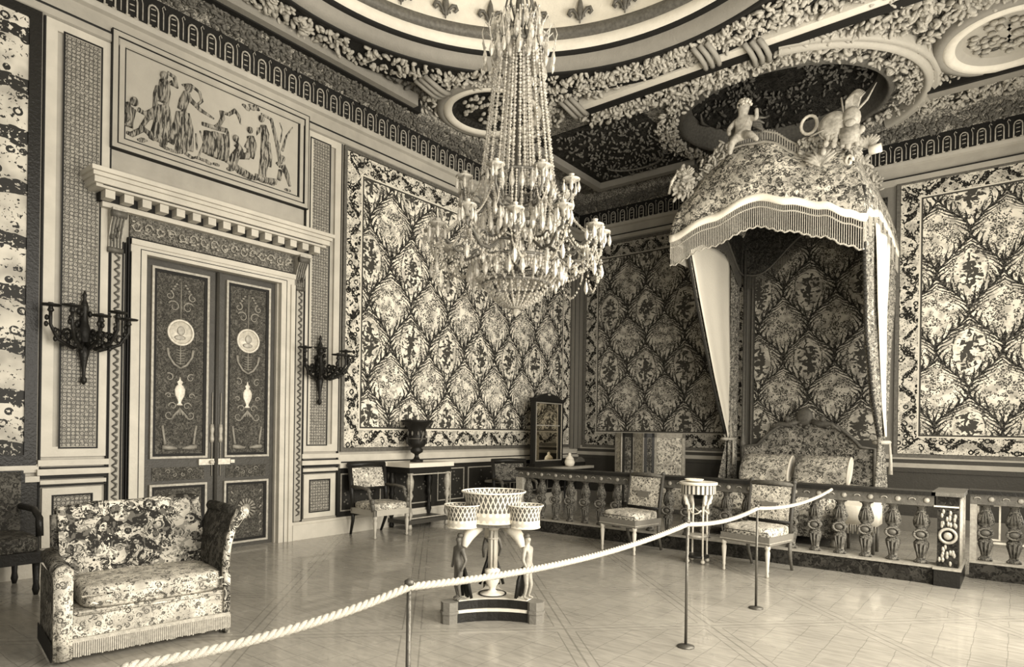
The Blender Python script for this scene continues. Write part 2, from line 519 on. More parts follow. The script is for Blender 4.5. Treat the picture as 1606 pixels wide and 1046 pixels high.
for k in range(30): fleur(tr6, 2*pi*(k+.35)/30)

# leafy torus round the circle, corner medallion, beams, bed bay
gl = MB(); pts = []
for k in range(1000):
    a = radians(R.uniform(55, 215)); r = R.uniform(3.27, 3.66); pts.append((CX+r*cos(a), CY+r*sin(a), CZ-.02-.05*R.random()-.05*(1-abs(r-3.46)/.2)))
blobs(gl, pts, .062)
struct('trim_7', gl, 'plaster_leaf', 'carved leaf band around the great circle', True)
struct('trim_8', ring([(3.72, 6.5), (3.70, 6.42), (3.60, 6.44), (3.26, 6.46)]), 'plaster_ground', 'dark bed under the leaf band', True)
# corner medallion (and its sister beyond the chain)
def medallion(i, cx, cy, rr, ry=None, gdim='plaster_leaf', field='ceiling_arabesque', lo=0, hi=360, relief=True):
    ry = ry or rr
    struct('trim_%d' % i, oval([(.10, 6.5), (.08, 6.40), (0, 6.38), (-.02, 6.40)], cx, cy, rr, ry), 'ceiling_grey', 'grey outer round of a ceiling medallion', True)
    struct('trim_%d' % (i+1), oval([(-.02, 6.40), (-.05, 6.37), (-.12, 6.38), (-.15, 6.42)], cx, cy, rr, ry), 'ceiling_pale', 'pale inner round of a ceiling medallion', True)
    struct('trim_%d' % (i+2), oval([(-.15, 6.42), (-.20, 6.47), (-.22, 6.49), (-rr*.999, 6.49)], cx, cy, rr, rr if ry == rr else ry), field, 'painted field of a ceiling medallion', False)
    g = MB(); pp = []
    for k in range(300):
        a = radians(R.uniform(lo, hi)); r = R.uniform(.10, .34); pp.append((cx+(rr+r)*cos(a), cy+(ry+r)*sin(a), CZ-.03-.07*R.random()))
    blobs(g, pp, .06)
    if relief:
        for k in range(60):
            a = R.uniform(0, 2*pi); r = sqrt(R.random())*(rr-.3); g.ell((cx+r*cos(a), cy+r*sin(a)*ry/rr, 6.46), (.05, .03, .03), 4, 6)
    struct('trim_%d' % (i+3), g, gdim, 'carved leaves around a ceiling medallion', True)
medallion(9, 1.12, 7.55, .78, gdim='plaster_leaf')
medallion(13, 6.95, 7.5, .75)
medallion(17, 7.42, 9.95, .70, .78, 'plaster_leaf', 'relief_field')
# landscape painted inside the right-hand medallion
g = MB()
for q in [(7.2, 10.2, .10), (7.3, 10.0, .07), (7.75, 9.8, .11), (7.1, 9.9, .06), (7.5, 10.25, .06)]:
    for k in range(7): g.ell((q[0]+R.uniform(-.1,.1), q[1]+R.uniform(-.1,.1), 6.48), (q[2]*.5, q[2]*.4, .012), 4, 7)
g.tube([(7.65, 10.2, 6.48), (7.72, 9.85, 6.48)], .012)
struct('trim_21', g, 'relief_painted_shade', 'little trees painted in the ceiling medallion', True)
# oval recess over the bed
struct('trim_22', oval([(.0, 6.5), (-.06, 6.44), (-.10, 6.48), (-.10, 6.62), (-.22, 6.78)], OX, OY, ORX, ORY), 'gilt_dull', 'plain lip of the oval recess over the bed', True)
struct('trim_23', oval([(-.20, 6.76), (-.5, 6.98), (-1.36, 7.05)], OX, OY, ORX, ORY), 'ceiling_arabesque', 'dark painted vault of the oval recess over the bed', True)
g = MB(); pp = []
for k in range(900):
    a = R.uniform(0, 2*pi); r = R.uniform(.02, .36)
    x, y = OX+(ORX+r)*cos(a), OY+(ORY+r)*sin(a)
    if y < D-.35: pp.append((x, y, CZ-.03-.06*R.random()))
blobs(g, pp, .058); struct('trim_24', g, 'plaster_leaf', 'carved leaf border of the oval recess', True)
struct('trim_25', ovalarc(-75, 48, [(.66, 6.5), (.65, 6.40), (.60, 6.36), (.57, 6.41), (.55, 6.36), (.50, 6.33), (.46, 6.36), (.44, 6.42), (.42, 6.5)], OX+.02, OY-.1, ORX-.12, ORY-.12), 'relief_field', 'pale swelling moulding around the oval recess', True)
g = MB(); pp = []
for k in range(420):
    a = R.uniform(0, 2*pi); r = R.uniform(.25, .84); of = (1-r)*1.42; pp.append((OX+ORX*r*cos(a), OY+ORY*r*sin(a), (6.76+(of-.2)*.733 if of < .5 else 6.98+(of-.5)*.08)-.03))
blobs(g, pp, .05)
for q in (0.0, .06): g.tube([(OX-.2+(.55+q)*cos(t/14*pi+.3), OY-.55-(.22+q)*sin(t/14*pi), 6.93) for t in range(15)], .016, 6)
g.tube([(OX-1.25, OY+.35, 6.75), (OX-1.28, OY+.1, 6.72), (OX-1.2, OY-.15, 6.75)], [.01, .03, .01], 6)
struct('trim_69', MB().box(OX-1.1, OX+1.1, OY-.9, OY+.9, 7.055, 7.08), 'ceiling_arabesque', 'crown of the dark vault over the bed')
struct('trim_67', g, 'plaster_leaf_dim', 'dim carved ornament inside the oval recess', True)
g = MB(); pp = [(R.uniform(6.3, W), R.uniform(10.98, 11.50), CZ-.06-.06*R.random()) for k in range(330)]
blobs(g, pp, .055); struct('trim_68', g, 'plaster_leaf', 'carved leaves before the cornice of the bed wall', True)
# beams and fillets
def beam(i, x0, x1, y0, y1, lab, mat='ceiling_pale', z=6.40):
    struct('trim_%d' % i, MB().box(x0, x1, y0, y1, z, CZ), mat, lab)
beam(26, 2.3, W, 8.16, 8.30, 'pale fillet of the cross beam', 'ceiling_pale')
beam(27, 2.3, W, 8.30, 8.44, 'dark fillet of the cross beam', 'dark_line', 6.38)
beam(28, .36, .46, -2, 6.6, 'pale fillet along the left cornice', 'ceiling_grey', 6.33)
beam(29, .27, .36, -2, 6.75, 'dark fillet along the left cornice', 'dark_line', 6.31)
struct('trim_65', MB().box(6.5, W, 10.72, 10.95, 6.36, 6.5), 'ceiling_grey', 'grey fillet before the cornice of the bed wall')
struct('trim_66', MB().box(6.5, W, 10.66, 10.72, 6.34, 6.5), 'dark_line', 'dark line before the cornice of the bed wall')
g = MB(); pp = [(R.uniform(2.1, W), R.uniform(8.46, 8.86), CZ-.03-.08*R.random()) for k in range(800)]
pp += [(R.uniform(2.2, 6.2), R.uniform(7.75, 8.14), CZ-.02-.06*R.random()) for k in range(350)]
pp += [(R.uniform(5.6, W), R.uniform(8.9, 9.15), CZ-.03-.05*R.random()) for k in range(200)]
blobs(g, pp, .068); struct('trim_30', g, 'plaster_leaf', 'carved garland of the cross beam', True)
g = MB(); pp = [(.6+.5*R.random()**2, R.uniform(2.0, 6.3), CZ-.02-.05*R.random()) for k in range(200)]
pp += [(R.uniform(.5, 1.8), 6.1+R.uniform(-.5, .8), CZ-.02) for k in range(160)]
pp = [q for q in pp if (q[0]-CX)**2+(q[1]-CY)**2 > 3.72**2]
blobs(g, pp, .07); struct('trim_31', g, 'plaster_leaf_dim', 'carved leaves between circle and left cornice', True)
# strapwork blocks where the beam meets the round
g = MB()
for x, y, a in ((4.35, 8.05, .3), (2.25, 8.15, .1), (4.9, 8.35, .4), (.95, 6.45, .8)):
    for q in range(3):
        g.tube([(x+q*.09-.1+.05*sin(t), y-.28+t*.14, 6.40-.09*sin(t*pi/4)) for t in range(5)], .035, 8)
struct('trim_32', g, 'ceiling_grey', 'scrolled strapwork consoles of the ceiling', True)
# left coffer with its pale angular fillet
struct('trim_33', MB().sweep([(.94, 8.9), (.94, 11.12), (2.9, 11.12)], [(0, 6.5), (0, 6.36), (.13, 6.36), (.13, 6.5)]), 'ceiling_grey', 'pale angular fillet framing the dark corner coffer')
struct('trim_34', MB().box(.94, 2.9, 8.9, 11.12, 6.48, 6.5), 'ceiling_arabesque', 'dark field of the corner coffer')
g = MB(); pp = [(R.uniform(1.1, 2.85), R.uniform(8.95, 11.05), 6.46) for k in range(420)]
blobs(g, pp, .045)
g.tube([(2.0+.55*cos(t/12*pi), 10.5+.35*sin(t/12*pi), 6.44) for t in range(13)], .02, 6)
struct('trim_35', g, 'plaster_leaf_dim', 'carved ornament in the dark corner coffer', True)

# ------------------------------------------------------------------ cornice along the two walls
# the path runs along the left wall toward the corner then along the bed wall; 'out' must point into the room
PTH = [(0, -3), (0, D), (W, D)]
def sw(sec): return MB().sweep(PTH, [(-a, z) for a, z in sec])
struct('trim_36', sw([(0, 5.50), (.05, 5.52), (.05, 5.60), (.025, 5.61), (.025, 5.77), (.07, 5.79), (.09, 5.83), (.09, 5.845)]), 'painted_wood', 'plain architrave strip under the arched frieze')
struct('trim_37', sw([(.052, 5.59), (.056, 5.60), (.056, 5.612)]), 'dark_line', 'dark line on the architrave')
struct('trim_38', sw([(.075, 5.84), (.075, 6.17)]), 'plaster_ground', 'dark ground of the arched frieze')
struct('trim_39', sw([(.075, 6.17), (.10, 6.19), (.12, 6.22), (.20, 6.28), (.28, 6.34), (.30, 6.5)]), 'cove_ornament', 'shadowed carved cove above the frieze', False)
ar = MB()
def arch(mb, q, onleft, w=.05, h=.25, z0=5.85):
    # raised round-headed outline with rungs inside
    pts = [(-w, z0), (-w, z0+h*.7)] + [(w*cos(pi-t*pi/5), z0+h*.72+w*1.1*sin(t*pi/5)) for t in range(6)] + [(w, z0)]
    def P(a, z, d): return (.075+d, q+a, z) if onleft else (q+a, D-.075-d, z)
    mb.tube([P(a, z, .012) for a, z in pts], .0105, 6)
    for k in range(3): mb.tube([P(-w*.5, z0+.07+k*.06, .008), P(w*.5, z0+.075+k*.06, .008)], .008, 4)
    mb.tube([P(-w-.012, z0+.004, .01), P(-w+.03, z0+.004, .01)], .014, 4); mb.tube([P(w-.03, z0+.004, .01), P(w+.012, z0+.004, .01)], .014, 4)
    mb.tube([P(.107, z0+.02, .006), P(.107, z0+.20, .006), P(.09, z0+.25, .012), P(.107, z0+.28, .015), P(.124, z0+.25, .012)], .007, 4)
y = 1.53
while y < D-.15: arch(ar, y, True); y += .2135
x = 6.23 - 28*.214
while x < W: arch(ar, x, False) if x > .15 else None; x += .214
struct('trim_40', ar, 'gilt', 'gilt round-headed arches of the frieze', True)
g = MB(); pp = []
for k in range(2300):
    t = R.random(); d = .10+.17*t; z = 6.19+.14*t-.02*R.random()
    if R.random() < .56: pp.append((d, R.uniform(1.0, D-d), z))
    else: pp.append((R.uniform(d, W), D-d, z))
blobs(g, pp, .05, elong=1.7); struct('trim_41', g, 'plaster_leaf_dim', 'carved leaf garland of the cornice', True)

# ------------------------------------------------------------------ left wall panelling
# baseboards
b = MB(); b.box(0, .06, -3, 2.55, 0, .21); b.box(0, .05, -3, 2.55, .21, .25)
b.box(0, .07, 4.84, D, 0, .20); b.box(0, .05, 4.84, D, .20, .235)
struct('baseboard_left', b, 'painted_wood_bright', 'cream skirting of the door wall')
struct('baseboard_back', MB().box(0, W, D-.06, D, 0, .24), 'painted_shade', 'skirting of the bed wall')
# pedestals, rails and stiles around the pilasters
b = MB()
for a0, a1 in ((2.06, 2.64), (5.0, 5.56)):
    b.frame('x', 0, .03, a0, a1, 1.17, 5.5, .10)            # tall stile frame
    b.box(0, .05, a0-.02, a1+.02, 1.08, 1.14); b.box(0, .07, a0-.03, a1+.03, .99, 1.05); b.box(0, .045, a0, a1, .90, .94)
    b.frame('x', 0, .035, a0+.02, a1-.04, .27, .86, .08)
struct('trim_42', b, 'painted_wood_bright', 'cream stiles and rails of the pilaster panels')
b = MB()
for a0, a1 in ((2.06, 2.64), (5.0, 5.56)):
    c0, c1 = (a0+.17, a1-.10) if a0 < 3 else (a0+.07, a1-.20)
    b.frame('x', .028, .008, c0-.02, c1+.02, 1.25, 5.42, .016)
    b.box(0, .055, a0, a1, 1.055, 1.065); b.box(0, .06, a0, a1, .955, .985); b.box(0, .05, a0, a1, .875, .89)
    b.frame('x', .03, .01, a0+.10, a1-.12, .34, .79, .014); b.box(0, .034, a0-.012, a0+.004, .26, 5.5); b.box(0, .034, a1-.004, a1+.012, .26, 5.5)
struct('trim_43', b, 'dark_line', 'dark lines around the pilaster panels')
b = MB()
for a0, a1 in ((2.06, 2.64), (5.0, 5.56)):
    c0, c1 = (a0+.17, a1-.10) if a0 < 3 else (a0+.07, a1-.20)
    b.box(0, .024, c0, c1, 1.27, 5.40); b.box(0, .028, a0+.12, a1-.14, .36, .77)
struct('trim_44', b, 'diaper_lattice', 'lattice patterned pilaster panels flanking the door')
# leaf and guilloche strips beside the architrave
b = MB(); b.box(0, .03, 2.655, 2.80, .25, 3.33); b.box(0, .03, 4.86, 4.985, .25, 3.33)
struct('trim_45', b, 'painted_wood', 'strip beside the door architrave')
g = MB()
for yc in (2.715, 4.925):
    for k in range(36):
        z = .32+k*.083
        g.tube([(.034, yc-.022, z), (.045, yc+.016, z+.02), (.045, yc+.022, z+.05), (.036, yc-.012, z+.074), (.034, yc-.024, z+.083)], [.006, .011, .011, .009, .006], 5)
struct('trim_46', g, 'gilt_dull', 'waved leaf moulding beside the door', True)
b = MB()
for q in (2.655, 2.775, 2.80, 4.858, 4.985): b.box(0, .045, q-.006, q+.006, .2, 3.45)
for q in (2.825, 4.83): b.box(0, .06, q-.007, q+.007, 0, 3.5)
b.box(0, .06, 2.82, 4.84, 3.50, 3.515)
struct('trim_47', b, 'dark_line', 'dark fillets beside the door')
# door architrave
b = MB()
sec = [(0, 2.84, 3.0), (1, 4.63, 4.82)]
for s_, a0, a1 in sec: b.box(0, .07, a0, a1, 0, 3.36); b.box(0, .09, a0 if s_ == 0 else a1-.06, a0+.06 if s_ == 0 else a1, 0, 3.36)
b.box(0, .07, 2.84, 4.82, 3.36, 3.50); b.box(0, .09, 2.84, 4.82, 3.44, 3.50)
b.box(-.2, .0, 3.0, 3.02, 0, 3.36); b.box(-.2, 0, 4.61, 4.63, 0, 3.36)
struct('trim_48', b, 'painted_wood_bright', 'cream architrave framing the double door')
b = MB(); b.box(.065, .073, 2.935, 2.943, 0, 3.40); b.box(.065, .073, 4.70, 4.708, 0, 3.40); b.box(.065, .073, 2.935, 4.708, 3.40, 3.408)
struct('trim_49', b, 'dark_line', 'thin line in the door architrave')
# overdoor entablature
b = MB(); b.box(0, .03, 2.84, 4.82, 3.53, 3.76)
struct('trim_50', b, 'frieze_scroll', 'scroll frieze over the door')
g = MB()
for k in range(16):
    yc = 2.9+k*.122; s_ = 1 if k % 2 else -1
    g.tube([(.04, yc+.05*cos(t*.9)*(1-t*.09), 3.645+s_*.06*sin(t*.9)*(1-t*.09)) for t in range(8)], [.012-.001*t for t in range(8)], 5)
    for q in range(4): g.ell((.045, yc+R.uniform(-.05,.05), 3.645+R.uniform(-.07,.07)), (.012, .022, .014), 4, 6)
struct('trim_51', g, 'gilt', 'carved scrolls of the door frieze', True)
b = MB()
b.sweep([(0, 2.50), (.06, 2.50)], [(0, 0)], False) if False else None
def cornice(mb, y0, y1, sec):
    for (d0, z0), (d1, z1) in zip(sec[:-1], sec[1:]):
        mb.box(0, max(d0, d1), y0-max(d0, d1)*.7+.06, y1+max(d0, d1)*.7-.06, min(z0, z1), max(z0, z1)+.0005)
cornice(b, 2.56, 5.04, [(.06, 3.76), (.10, 3.81), (.10, 3.898)]); cornice(b, 2.56, 5.04, [(.245, 3.90), (.26, 3.93), (.30, 3.99), (.33, 4.03), (.36, 4.075)])
struct('trim_52', b, 'painted_wood_bright', 'projecting cream cornice over the door')
b = MB()
for k in range(15): b.box(.10, .235, 2.53+k*.176, 2.62+k*.176, 3.815, 3.898)
struct('trim_53', b, 'painted_wood_bright', 'dentils under the door cornice')
b = MB(); b.box(0, .112, 2.52, 5.08, 3.812, 3.897); b.box(.06, .345, 2.45, 5.16, 4.034, 4.044); b.box(0, .27, 2.5, 5.10, 3.925, 3.936)  # dark strips stand in for shadow between the dentils and under the mouldings
struct('trim_54', b, 'dark_line', 'dark strips painted as shadow on the door cornice')
for yc in (2.69, 4.90):
    g = MB(); g.prism([(0, 3.30), (.03, 3.30), (.06, 3.36), (.06, 3.46), (.10, 3.58), (.16, 3.68), (.17, 3.76), (0, 3.76)], yc-.065, yc+.065, 'y')
    c = struct('trim_%d' % (55 if yc < 3 else 56), g, 'gilt', 'scrolled console bracket under the door cornice')
    g = MB()
    for q in (-.045, -.015, .015, .045): g.tube([(.035, yc+q, 3.31), (.068, yc+q, 3.38), (.068, yc+q, 3.46), (.105, yc+q, 3.57), (.165, yc+q, 3.67)], .009, 6)
    g.tube([(.15, yc-.07, 3.70), (.15, yc+.07, 3.70)], .04, 10); g.tube([(.05, yc-.07, 3.34), (.05, yc+.07, 3.34)], .03, 10)
    for k in range(14): g.ell((.07+R.uniform(-.02, .05), yc+R.uniform(-.05,.05), 3.40+.3*R.random()), (.02, .015, .03), 4, 6)
    struct('console_scroll', g, 'gilt_dull', None, True, parent=c)
# dado rail and dark wainscot of the left wall beyond the pilaster and of the bed wall
b = MB()
b.box(0, .035, 5.57, D, 1.02, 1.12); b.box(0, .08, 5.57, D, .93, .985); b.box(0, .06, 5.57, D, .985, 1.0)
b.box(0, .035, -3, 2.05, 1.02, 1.10); b.box(0, .07, -3, 2.05, .93, .985)
struct('trim_57', b, 'painted_wood_bright', 'cream dado rail along the door wall')
b = MB(); b.box(0, .02, 5.57, D, .235, .92); b.box(0, .02, -3, 2.05, .25, .92); b.box(0, .05, 5.57, D, 1.0, 1.02)
struct('trim_58', b, 'wainscot_dark', 'dark wainscot panels below the dado rail')
b = MB()
for a0, a1 in ((5.62, 6.35), (6.5, 7.4), (7.55, 8.2), (8.3, 9.5), (9.6, 10.6), (10.7, 11.5)): b.frame('x', .02, .012, a0, a1, .31, .85, .018)
struct('trim_59', b, 'gilt', 'thin pale frames on the dark wainscot')
g = MB()
for a0, a1 in ((5.62, 6.35), (6.5, 7.4), (7.55, 8.2), (8.3, 9.5)):
    for k in range(26): g.ell((.024, R.uniform(a0+.06, a1-.06), R.uniform(.37, .79)), (.006, .022, .016), 4, 6)
struct('trim_60', g, 'gilt_dull', 'painted sprigs on the wainscot', True)
b = MB(); b.box(0, W, D-.03, D, 1.13, 1.20); b.box(0, W, D-.05, D, 1.0, 1.07)
struct('trim_61', b, 'painted_wood', 'pale mouldings of the bed-wall dado')
b = MB(); b.box(0, W, D-.02, D, 1.07, 1.13); b.box(0, W, D-.04, D, .93, 1.0); b.box(0, W, D-.02, D, .24, .93)
struct('trim_62', b, 'brown_wood', 'dark panelling of the bed-wall dado')
# corner pilaster strip
b = MB(); b.box(0, .09, D-.30, D, 1.13, 5.5); b.box(0, .12, D-.05, D, 1.13, 5.5)
struct('trim_63', b, 'painted_shade', 'grey strip in the corner of the room')
b = MB(); b.box(.09, .095, D-.27, D-.255, 1.13, 5.5); b.box(.09, .095, D-.10, D-.09, 1.13, 5.5)
struct('trim_64', b, 'dark_line', 'dark lines on the corner strip')

# ------------------------------------------------------------------ silk hangings
def hanging(label, ax, a0, a1, z0, z1, mat, fr='gilt_dull', w=.05):
    t = thing('silk_wall_hanging', label, 'wall hanging', (0, 0, 0), 0, 'embroidered silk hangings of the walls')
    b = MB()
    if ax == 'y': b.box(0.002, .02, a0, a1, z0, z1)
    else: b.box(a0, a1, D-.022, D-.002, z0, z1)
    b.build('silk_panel', mat, t)
    f = MB().frame('x' if ax == 'y' else 'y', .002 if ax == 'y' else D-.002, .035, a0-w, a1+w, z0-w, z1+w, w)
    f.build('frame_moulding', fr, t)
    return t
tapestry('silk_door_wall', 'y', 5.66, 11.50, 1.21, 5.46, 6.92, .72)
tapestry('silk_bed_left', 'x', .22, 3.6, 1.21, 5.44, .80, .42)  # darker copy of the silk: shadow near the corner put into its colour
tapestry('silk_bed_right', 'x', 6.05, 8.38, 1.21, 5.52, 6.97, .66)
hanging('floral silk hanging at the edge of the door wall, behind the sofa', 'y', -2.9, 1.93, 1.19, 5.42, 'silk_edge', 'dark_wood', .10)
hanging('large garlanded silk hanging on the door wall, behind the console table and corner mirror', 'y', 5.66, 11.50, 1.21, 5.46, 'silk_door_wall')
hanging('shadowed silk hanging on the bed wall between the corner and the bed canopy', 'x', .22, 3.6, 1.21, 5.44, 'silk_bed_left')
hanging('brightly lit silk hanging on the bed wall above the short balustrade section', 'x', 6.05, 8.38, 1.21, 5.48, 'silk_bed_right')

# ------------------------------------------------------------------ double door
dr = bpy.data.objects.new('door_1', None); COL.objects.link(dr); dr['kind'] = 'structure'; dr['label'] = 'tall painted double door with arabesque panels'
def leaf(y0, y1, knob):
    b = MB(); b.box(-.10, -.05, y0, y1, .0, DZ)
    lf = b.build('door_leaf', 'door_stile', dr)
    yc = (y0+y1)/2; p0, p1 = y0+.12, y1-.12
    if knob > 0: p0, p1 = y0+.12, y1-.12
    b = MB(); b.box(-.05, -.042, p0, p1, 1.16, 3.24); b.box(-.05, -.042, p0, p1, .08, .80); b.box(-.05, -.042, p0, p1, .87, 1.02)
    b.build('arabesque_panel', 'door_arabesque', lf)
    f = MB()
    for z0, z1 in ((1.12, 3.28), (.05, .83)):
        f.frame('x', -.05, .03, p0-.03, p1+.03, z0, z1, .025)
    f.build('panel_moulding', 'gilt', lf)
    f = MB()
    for z0, z1 in ((1.12, 3.28), (.05, .83)): f.frame('x', -.05, .018, p0-.004, p1+.004, z0+.026, z1-.026, .03)
    f.build('inner_moulding', 'dark_line', lf)
    g = MB(); mz = 2.57
    g.lathe([(.135, -.045), (.135, -.038), (.0, -.036)], 24, (0, yc, mz), 'x'); g.build('medallion', 'gilt_bright', lf, True)
    g = MB(); g.tube([(-.036, yc+.14*cos(t*pi/14), mz+.14*sin(t*pi/14)) for t in range(28)], .014, 6, True)
    # portrait head in the medallion
    g.build('medallion_rim', 'gilt_bright', lf, True)
    g = MB(); g.ell((-.034, yc, mz+.02), (.01, .045, .055)); g.ell((-.034, yc-.01, mz-.06), (.008, .065, .03)); g.build('medallion_head', 'gilt', lf, True)
    # urn
    g = MB(); pr_ = [(.005, -.17), (.04, -.165), (.015, -.14), (.02, -.12), (.055, -.05), (.062, .01), (.045, .05), (.02, .07), (.035, .10), (.012, .12), (.004, .16)]
    g.lathe([(r, h) for r, h in pr_], 14, (-.04, yc, 1.90), 'z', .25, 1); g.build('urn_ornament', 'gilt_bright', lf, True)
    g = MB()
    def curl(cy, cz, r, s_, st, turns=1.3, th=.010):
        g.tube([(-.038, cy+s_*r*(1-t/16)*cos(st+t/12*turns*2*pi*.8), cz+r*(1-t/16)*sin(st+t/12*turns*2*pi*.8)) for t in range(13)], [th*(1-t/20) for t in range(13)], 5)
    for s_ in (-1, 1):
        g.tube([(-.038, yc, 2.16), (-.038, yc+s_*.07, 2.20), (-.038, yc+s_*.13, 2.29), (-.038, yc+s_*.145, 2.38)], [.012, .014, .012, .018], 6)
        curl(yc+s_*.08, 2.86, .07, s_, .5); curl(yc+s_*.13, 2.98, .05, s_, 2.); curl(yc+s_*.12, 2.05, .05, s_, 1.)
        curl(yc+s_*.12, 1.62, .06, s_, 3.); curl(yc+s_*.08, 1.72, .05, s_, 0.); curl(yc+s_*.13, 1.84, .035, s_, 0.)
        curl(yc+s_*.12, .97, .03, s_, 0., th=.007); curl(yc+s_*.05, .93, .025, s_, 2., th=.007)
        g.tube([(-.038, yc+s_*.19, 1.50), (-.038, yc+s_*.17, 1.36), (-.038, yc+s_*.16, 1.28)], [.016, .013, .02], 6)
        g.tube([(-.036, yc+s_*.19, 1.25), (-.034, yc+s_*.12, 1.245), (-.036, yc+s_*.03, 1.235)], [.026, .03, .014], 6)
        for k in range(4): g.ell((-.04, yc+s_*(.05+.02*k), 3.12-.03*k), (.01, .018, .012), 4, 6)
        for k in range(6): g.tube([(-.038, yc+s_*.17, .16+.1*k), (-.036, yc+s_*.2, .20+.1*k)], [.005, .014], 5)
    for k in range(6): g.tube([(-.038, yc-.05, 2.22+.03*k), (-.036, yc, 2.21+.03*k), (-.038, yc+.05, 2.22+.03*k)], .006, 4)
    for k in range(9): g.tube([(-.038, yc, 1.70), (-.036, yc+.09*cos(pi*k/8), 1.58+.04*abs(sin(pi*k/8)))], [.005, .012], 5)
    g.tube([(-.04, yc, 2.42), (-.04, yc, 2.2)], .008, 5); g.tube([(-.04, yc, 2.72), (-.04, yc, 3.15)], .006, 5)
    for k in range(16): a = pi*k/8; g.tube([(-.038, yc+.05*cos(a), .47+.05*sin(a)), (-.034, yc+.12*cos(a), .47+.13*sin(a))], [.006, .02], 5)
    g.ell((-.034, yc, .47), (.02, .06, .065))
    g.build('arabesque_relief', 'arab_gilt', lf, True)
    return lf
plain('arab_gilt', .24, .45, .1, var=.5, sc=30)
plain('door_stile', .055, .4, var=.3)
l1 = leaf(3.005, 3.83, 1); l2 = leaf(3.86, 4.625, -1)
MB().tube([(-.04, 3.845, .01), (-.04, 3.845, 3.35)], .022, 8).build('meeting_bar', 'brown_wood', dr, True)
lk = MB(); lk.box(-.05, -.02, 3.64, 3.82, 1.035, 1.105)
lo = lk.build('lock_case', 'gilt_bright', l1); MB().lathe([(.012, -.03), (.012, .0), (.025, .005), (.025, .025), (.0, .03)], 12, (0, 3.78, 1.07), 'x').build('knob', 'gilt_bright', lo, True)
lk = MB(); lk.box(-.05, -.02, 3.87, 4.02, 1.035, 1.105); lk.box(-.05, -.025, 4.03, 4.08, 1.05, 1.09)
lk.build('lock_case', 'gilt_bright', l2)
for yy, l_ in ((3.80, l1), (3.905, l2)):
    b = MB(); b.lathe([(.02, 1.30), (.028, 1.34), (.02, 1.40), (.028, 1.46), (.02, 1.52)], 10, (-.045, yy, 0)); b.box(-.05, -.03, yy-.02, yy+.02, 1.42, 1.44)
    b.tube([(-.04, yy, .9), (-.04, yy, 1.9)], .006, 6); b.build('bolt_handle', 'gilt', l_, True)

# ------------------------------------------------------------------ overdoor picture
t = thing('overdoor_relief', 'framed relief of draped classical figures at an altar above the double door', 'relief', (0, 0, 0))
b = MB(); b.box(.002, .03, 2.78, 4.86, 4.56, 5.51); b.build('relief_ground', 'relief_field', t)
f = MB(); f.frame('x', .0, .07, 2.64, 5.0, 4.42, 5.65, .05); f.frame('x', .0, .055, 2.71, 4.93, 4.49, 5.58, .05); f.build('frame', 'painted_wood', t)
f = MB(); f.frame('x', .0, .062, 2.685, 4.955, 4.465, 5.605, .012); f.frame('x', .0, .045, 2.76, 4.88, 4.54, 5.53, .016); f.frame('x', 0, .073, 2.632, 5.008, 4.412, 5.658, .010); f.build('frame_line', 'dark_line', t)
# helper: figure in the plane (y,z); pixel read-offs mapped to wall coordinates
g = MB()
def lim(pts, r, d=.03):
    g.tube([(d, p[0], p[1]) for p in pts], r, 8, flat=1.0)
def head(y, z, r=.05): g.ell((.05, y, z), (r*.8, r*.85, r), 6, 8)
def robe(y, z0, z1, w0, w1, lean=0., n=7):
    for k in range(n):
        q = (k/(n-1)-.5)*2
        lim([(y+q*w1*.5+lean, z1), (y+q*(w0+w1)*.28+lean*.4, (z0+z1)/2), (y+q*w0*.5, z0)], [.022, .034, .028])
head(3.16, 5.39, 0.05)
lim([(3.17, 5.34), (3.17, 5.22), (3.16, 5.09)], [0.055, 0.07, 0.06])
lim([(3.23, 5.36), (3.3, 5.33), (3.28, 5.43), (3.2, 5.45)], [0.035, 0.03, 0.025, 0.022])
lim([(3.11, 5.25), (3.08, 5.15), (3.07, 4.99), (2.97, 4.9)], [0.035, 0.03, 0.024, 0.018])
lim([(3.13, 5.05), (3.1, 4.83), (3.04, 4.64)], [0.035, 0.045, 0.03])
lim([(3.16, 5.06), (3.15, 4.85), (3.12, 4.64)], [0.035, 0.045, 0.03])
lim([(3.19, 5.07), (3.19, 4.87), (3.18, 4.64)], [0.035, 0.045, 0.03])
lim([(3.2, 5.06), (3.22, 4.88), (3.25, 4.75)], [0.035, 0.045, 0.03])
lim([(3.13, 4.98), (3.0, 4.86), (2.94, 4.74), (3.05, 4.68), (3.18, 4.66)], [0.03, 0.03, 0.03, 0.035, 0.03])
lim([(2.94, 4.71), (2.84, 4.62), (2.79, 4.63)], [0.03, 0.03, 0.02])
head(3.43, 5.37, 0.05)
lim([(3.42, 5.31), (3.38, 5.19), (3.36, 5.09)], [0.045, 0.055, 0.05])
lim([(3.44, 5.26), (3.57, 5.18), (3.74, 5.14)], [0.032, 0.026, 0.012])
lim([(3.36, 5.38), (3.46, 5.42), (3.56, 5.38), (3.59, 5.29), (3.52, 5.2)], [0.014, 0.02, 0.02, 0.02, 0.014])
lim([(3.33, 5.06), (3.3, 4.84), (3.25, 4.67)], [0.032, 0.042, 0.03])
lim([(3.36, 5.07), (3.35, 4.84), (3.32, 4.62)], [0.032, 0.042, 0.03])
lim([(3.39, 5.08), (3.4, 4.86), (3.4, 4.62)], [0.032, 0.042, 0.03])
lim([(3.42, 5.08), (3.46, 4.9), (3.47, 4.66)], [0.032, 0.042, 0.03])
head(2.86, 4.98, 0.05)
lim([(2.84, 4.9), (2.81, 4.79), (2.81, 4.69)], [0.05, 0.055, 0.05])
lim([(2.9, 4.92), (2.97, 4.9), (3.05, 4.95)], [0.03, 0.025, 0.02])
head(2.8, 4.92, 0.035)
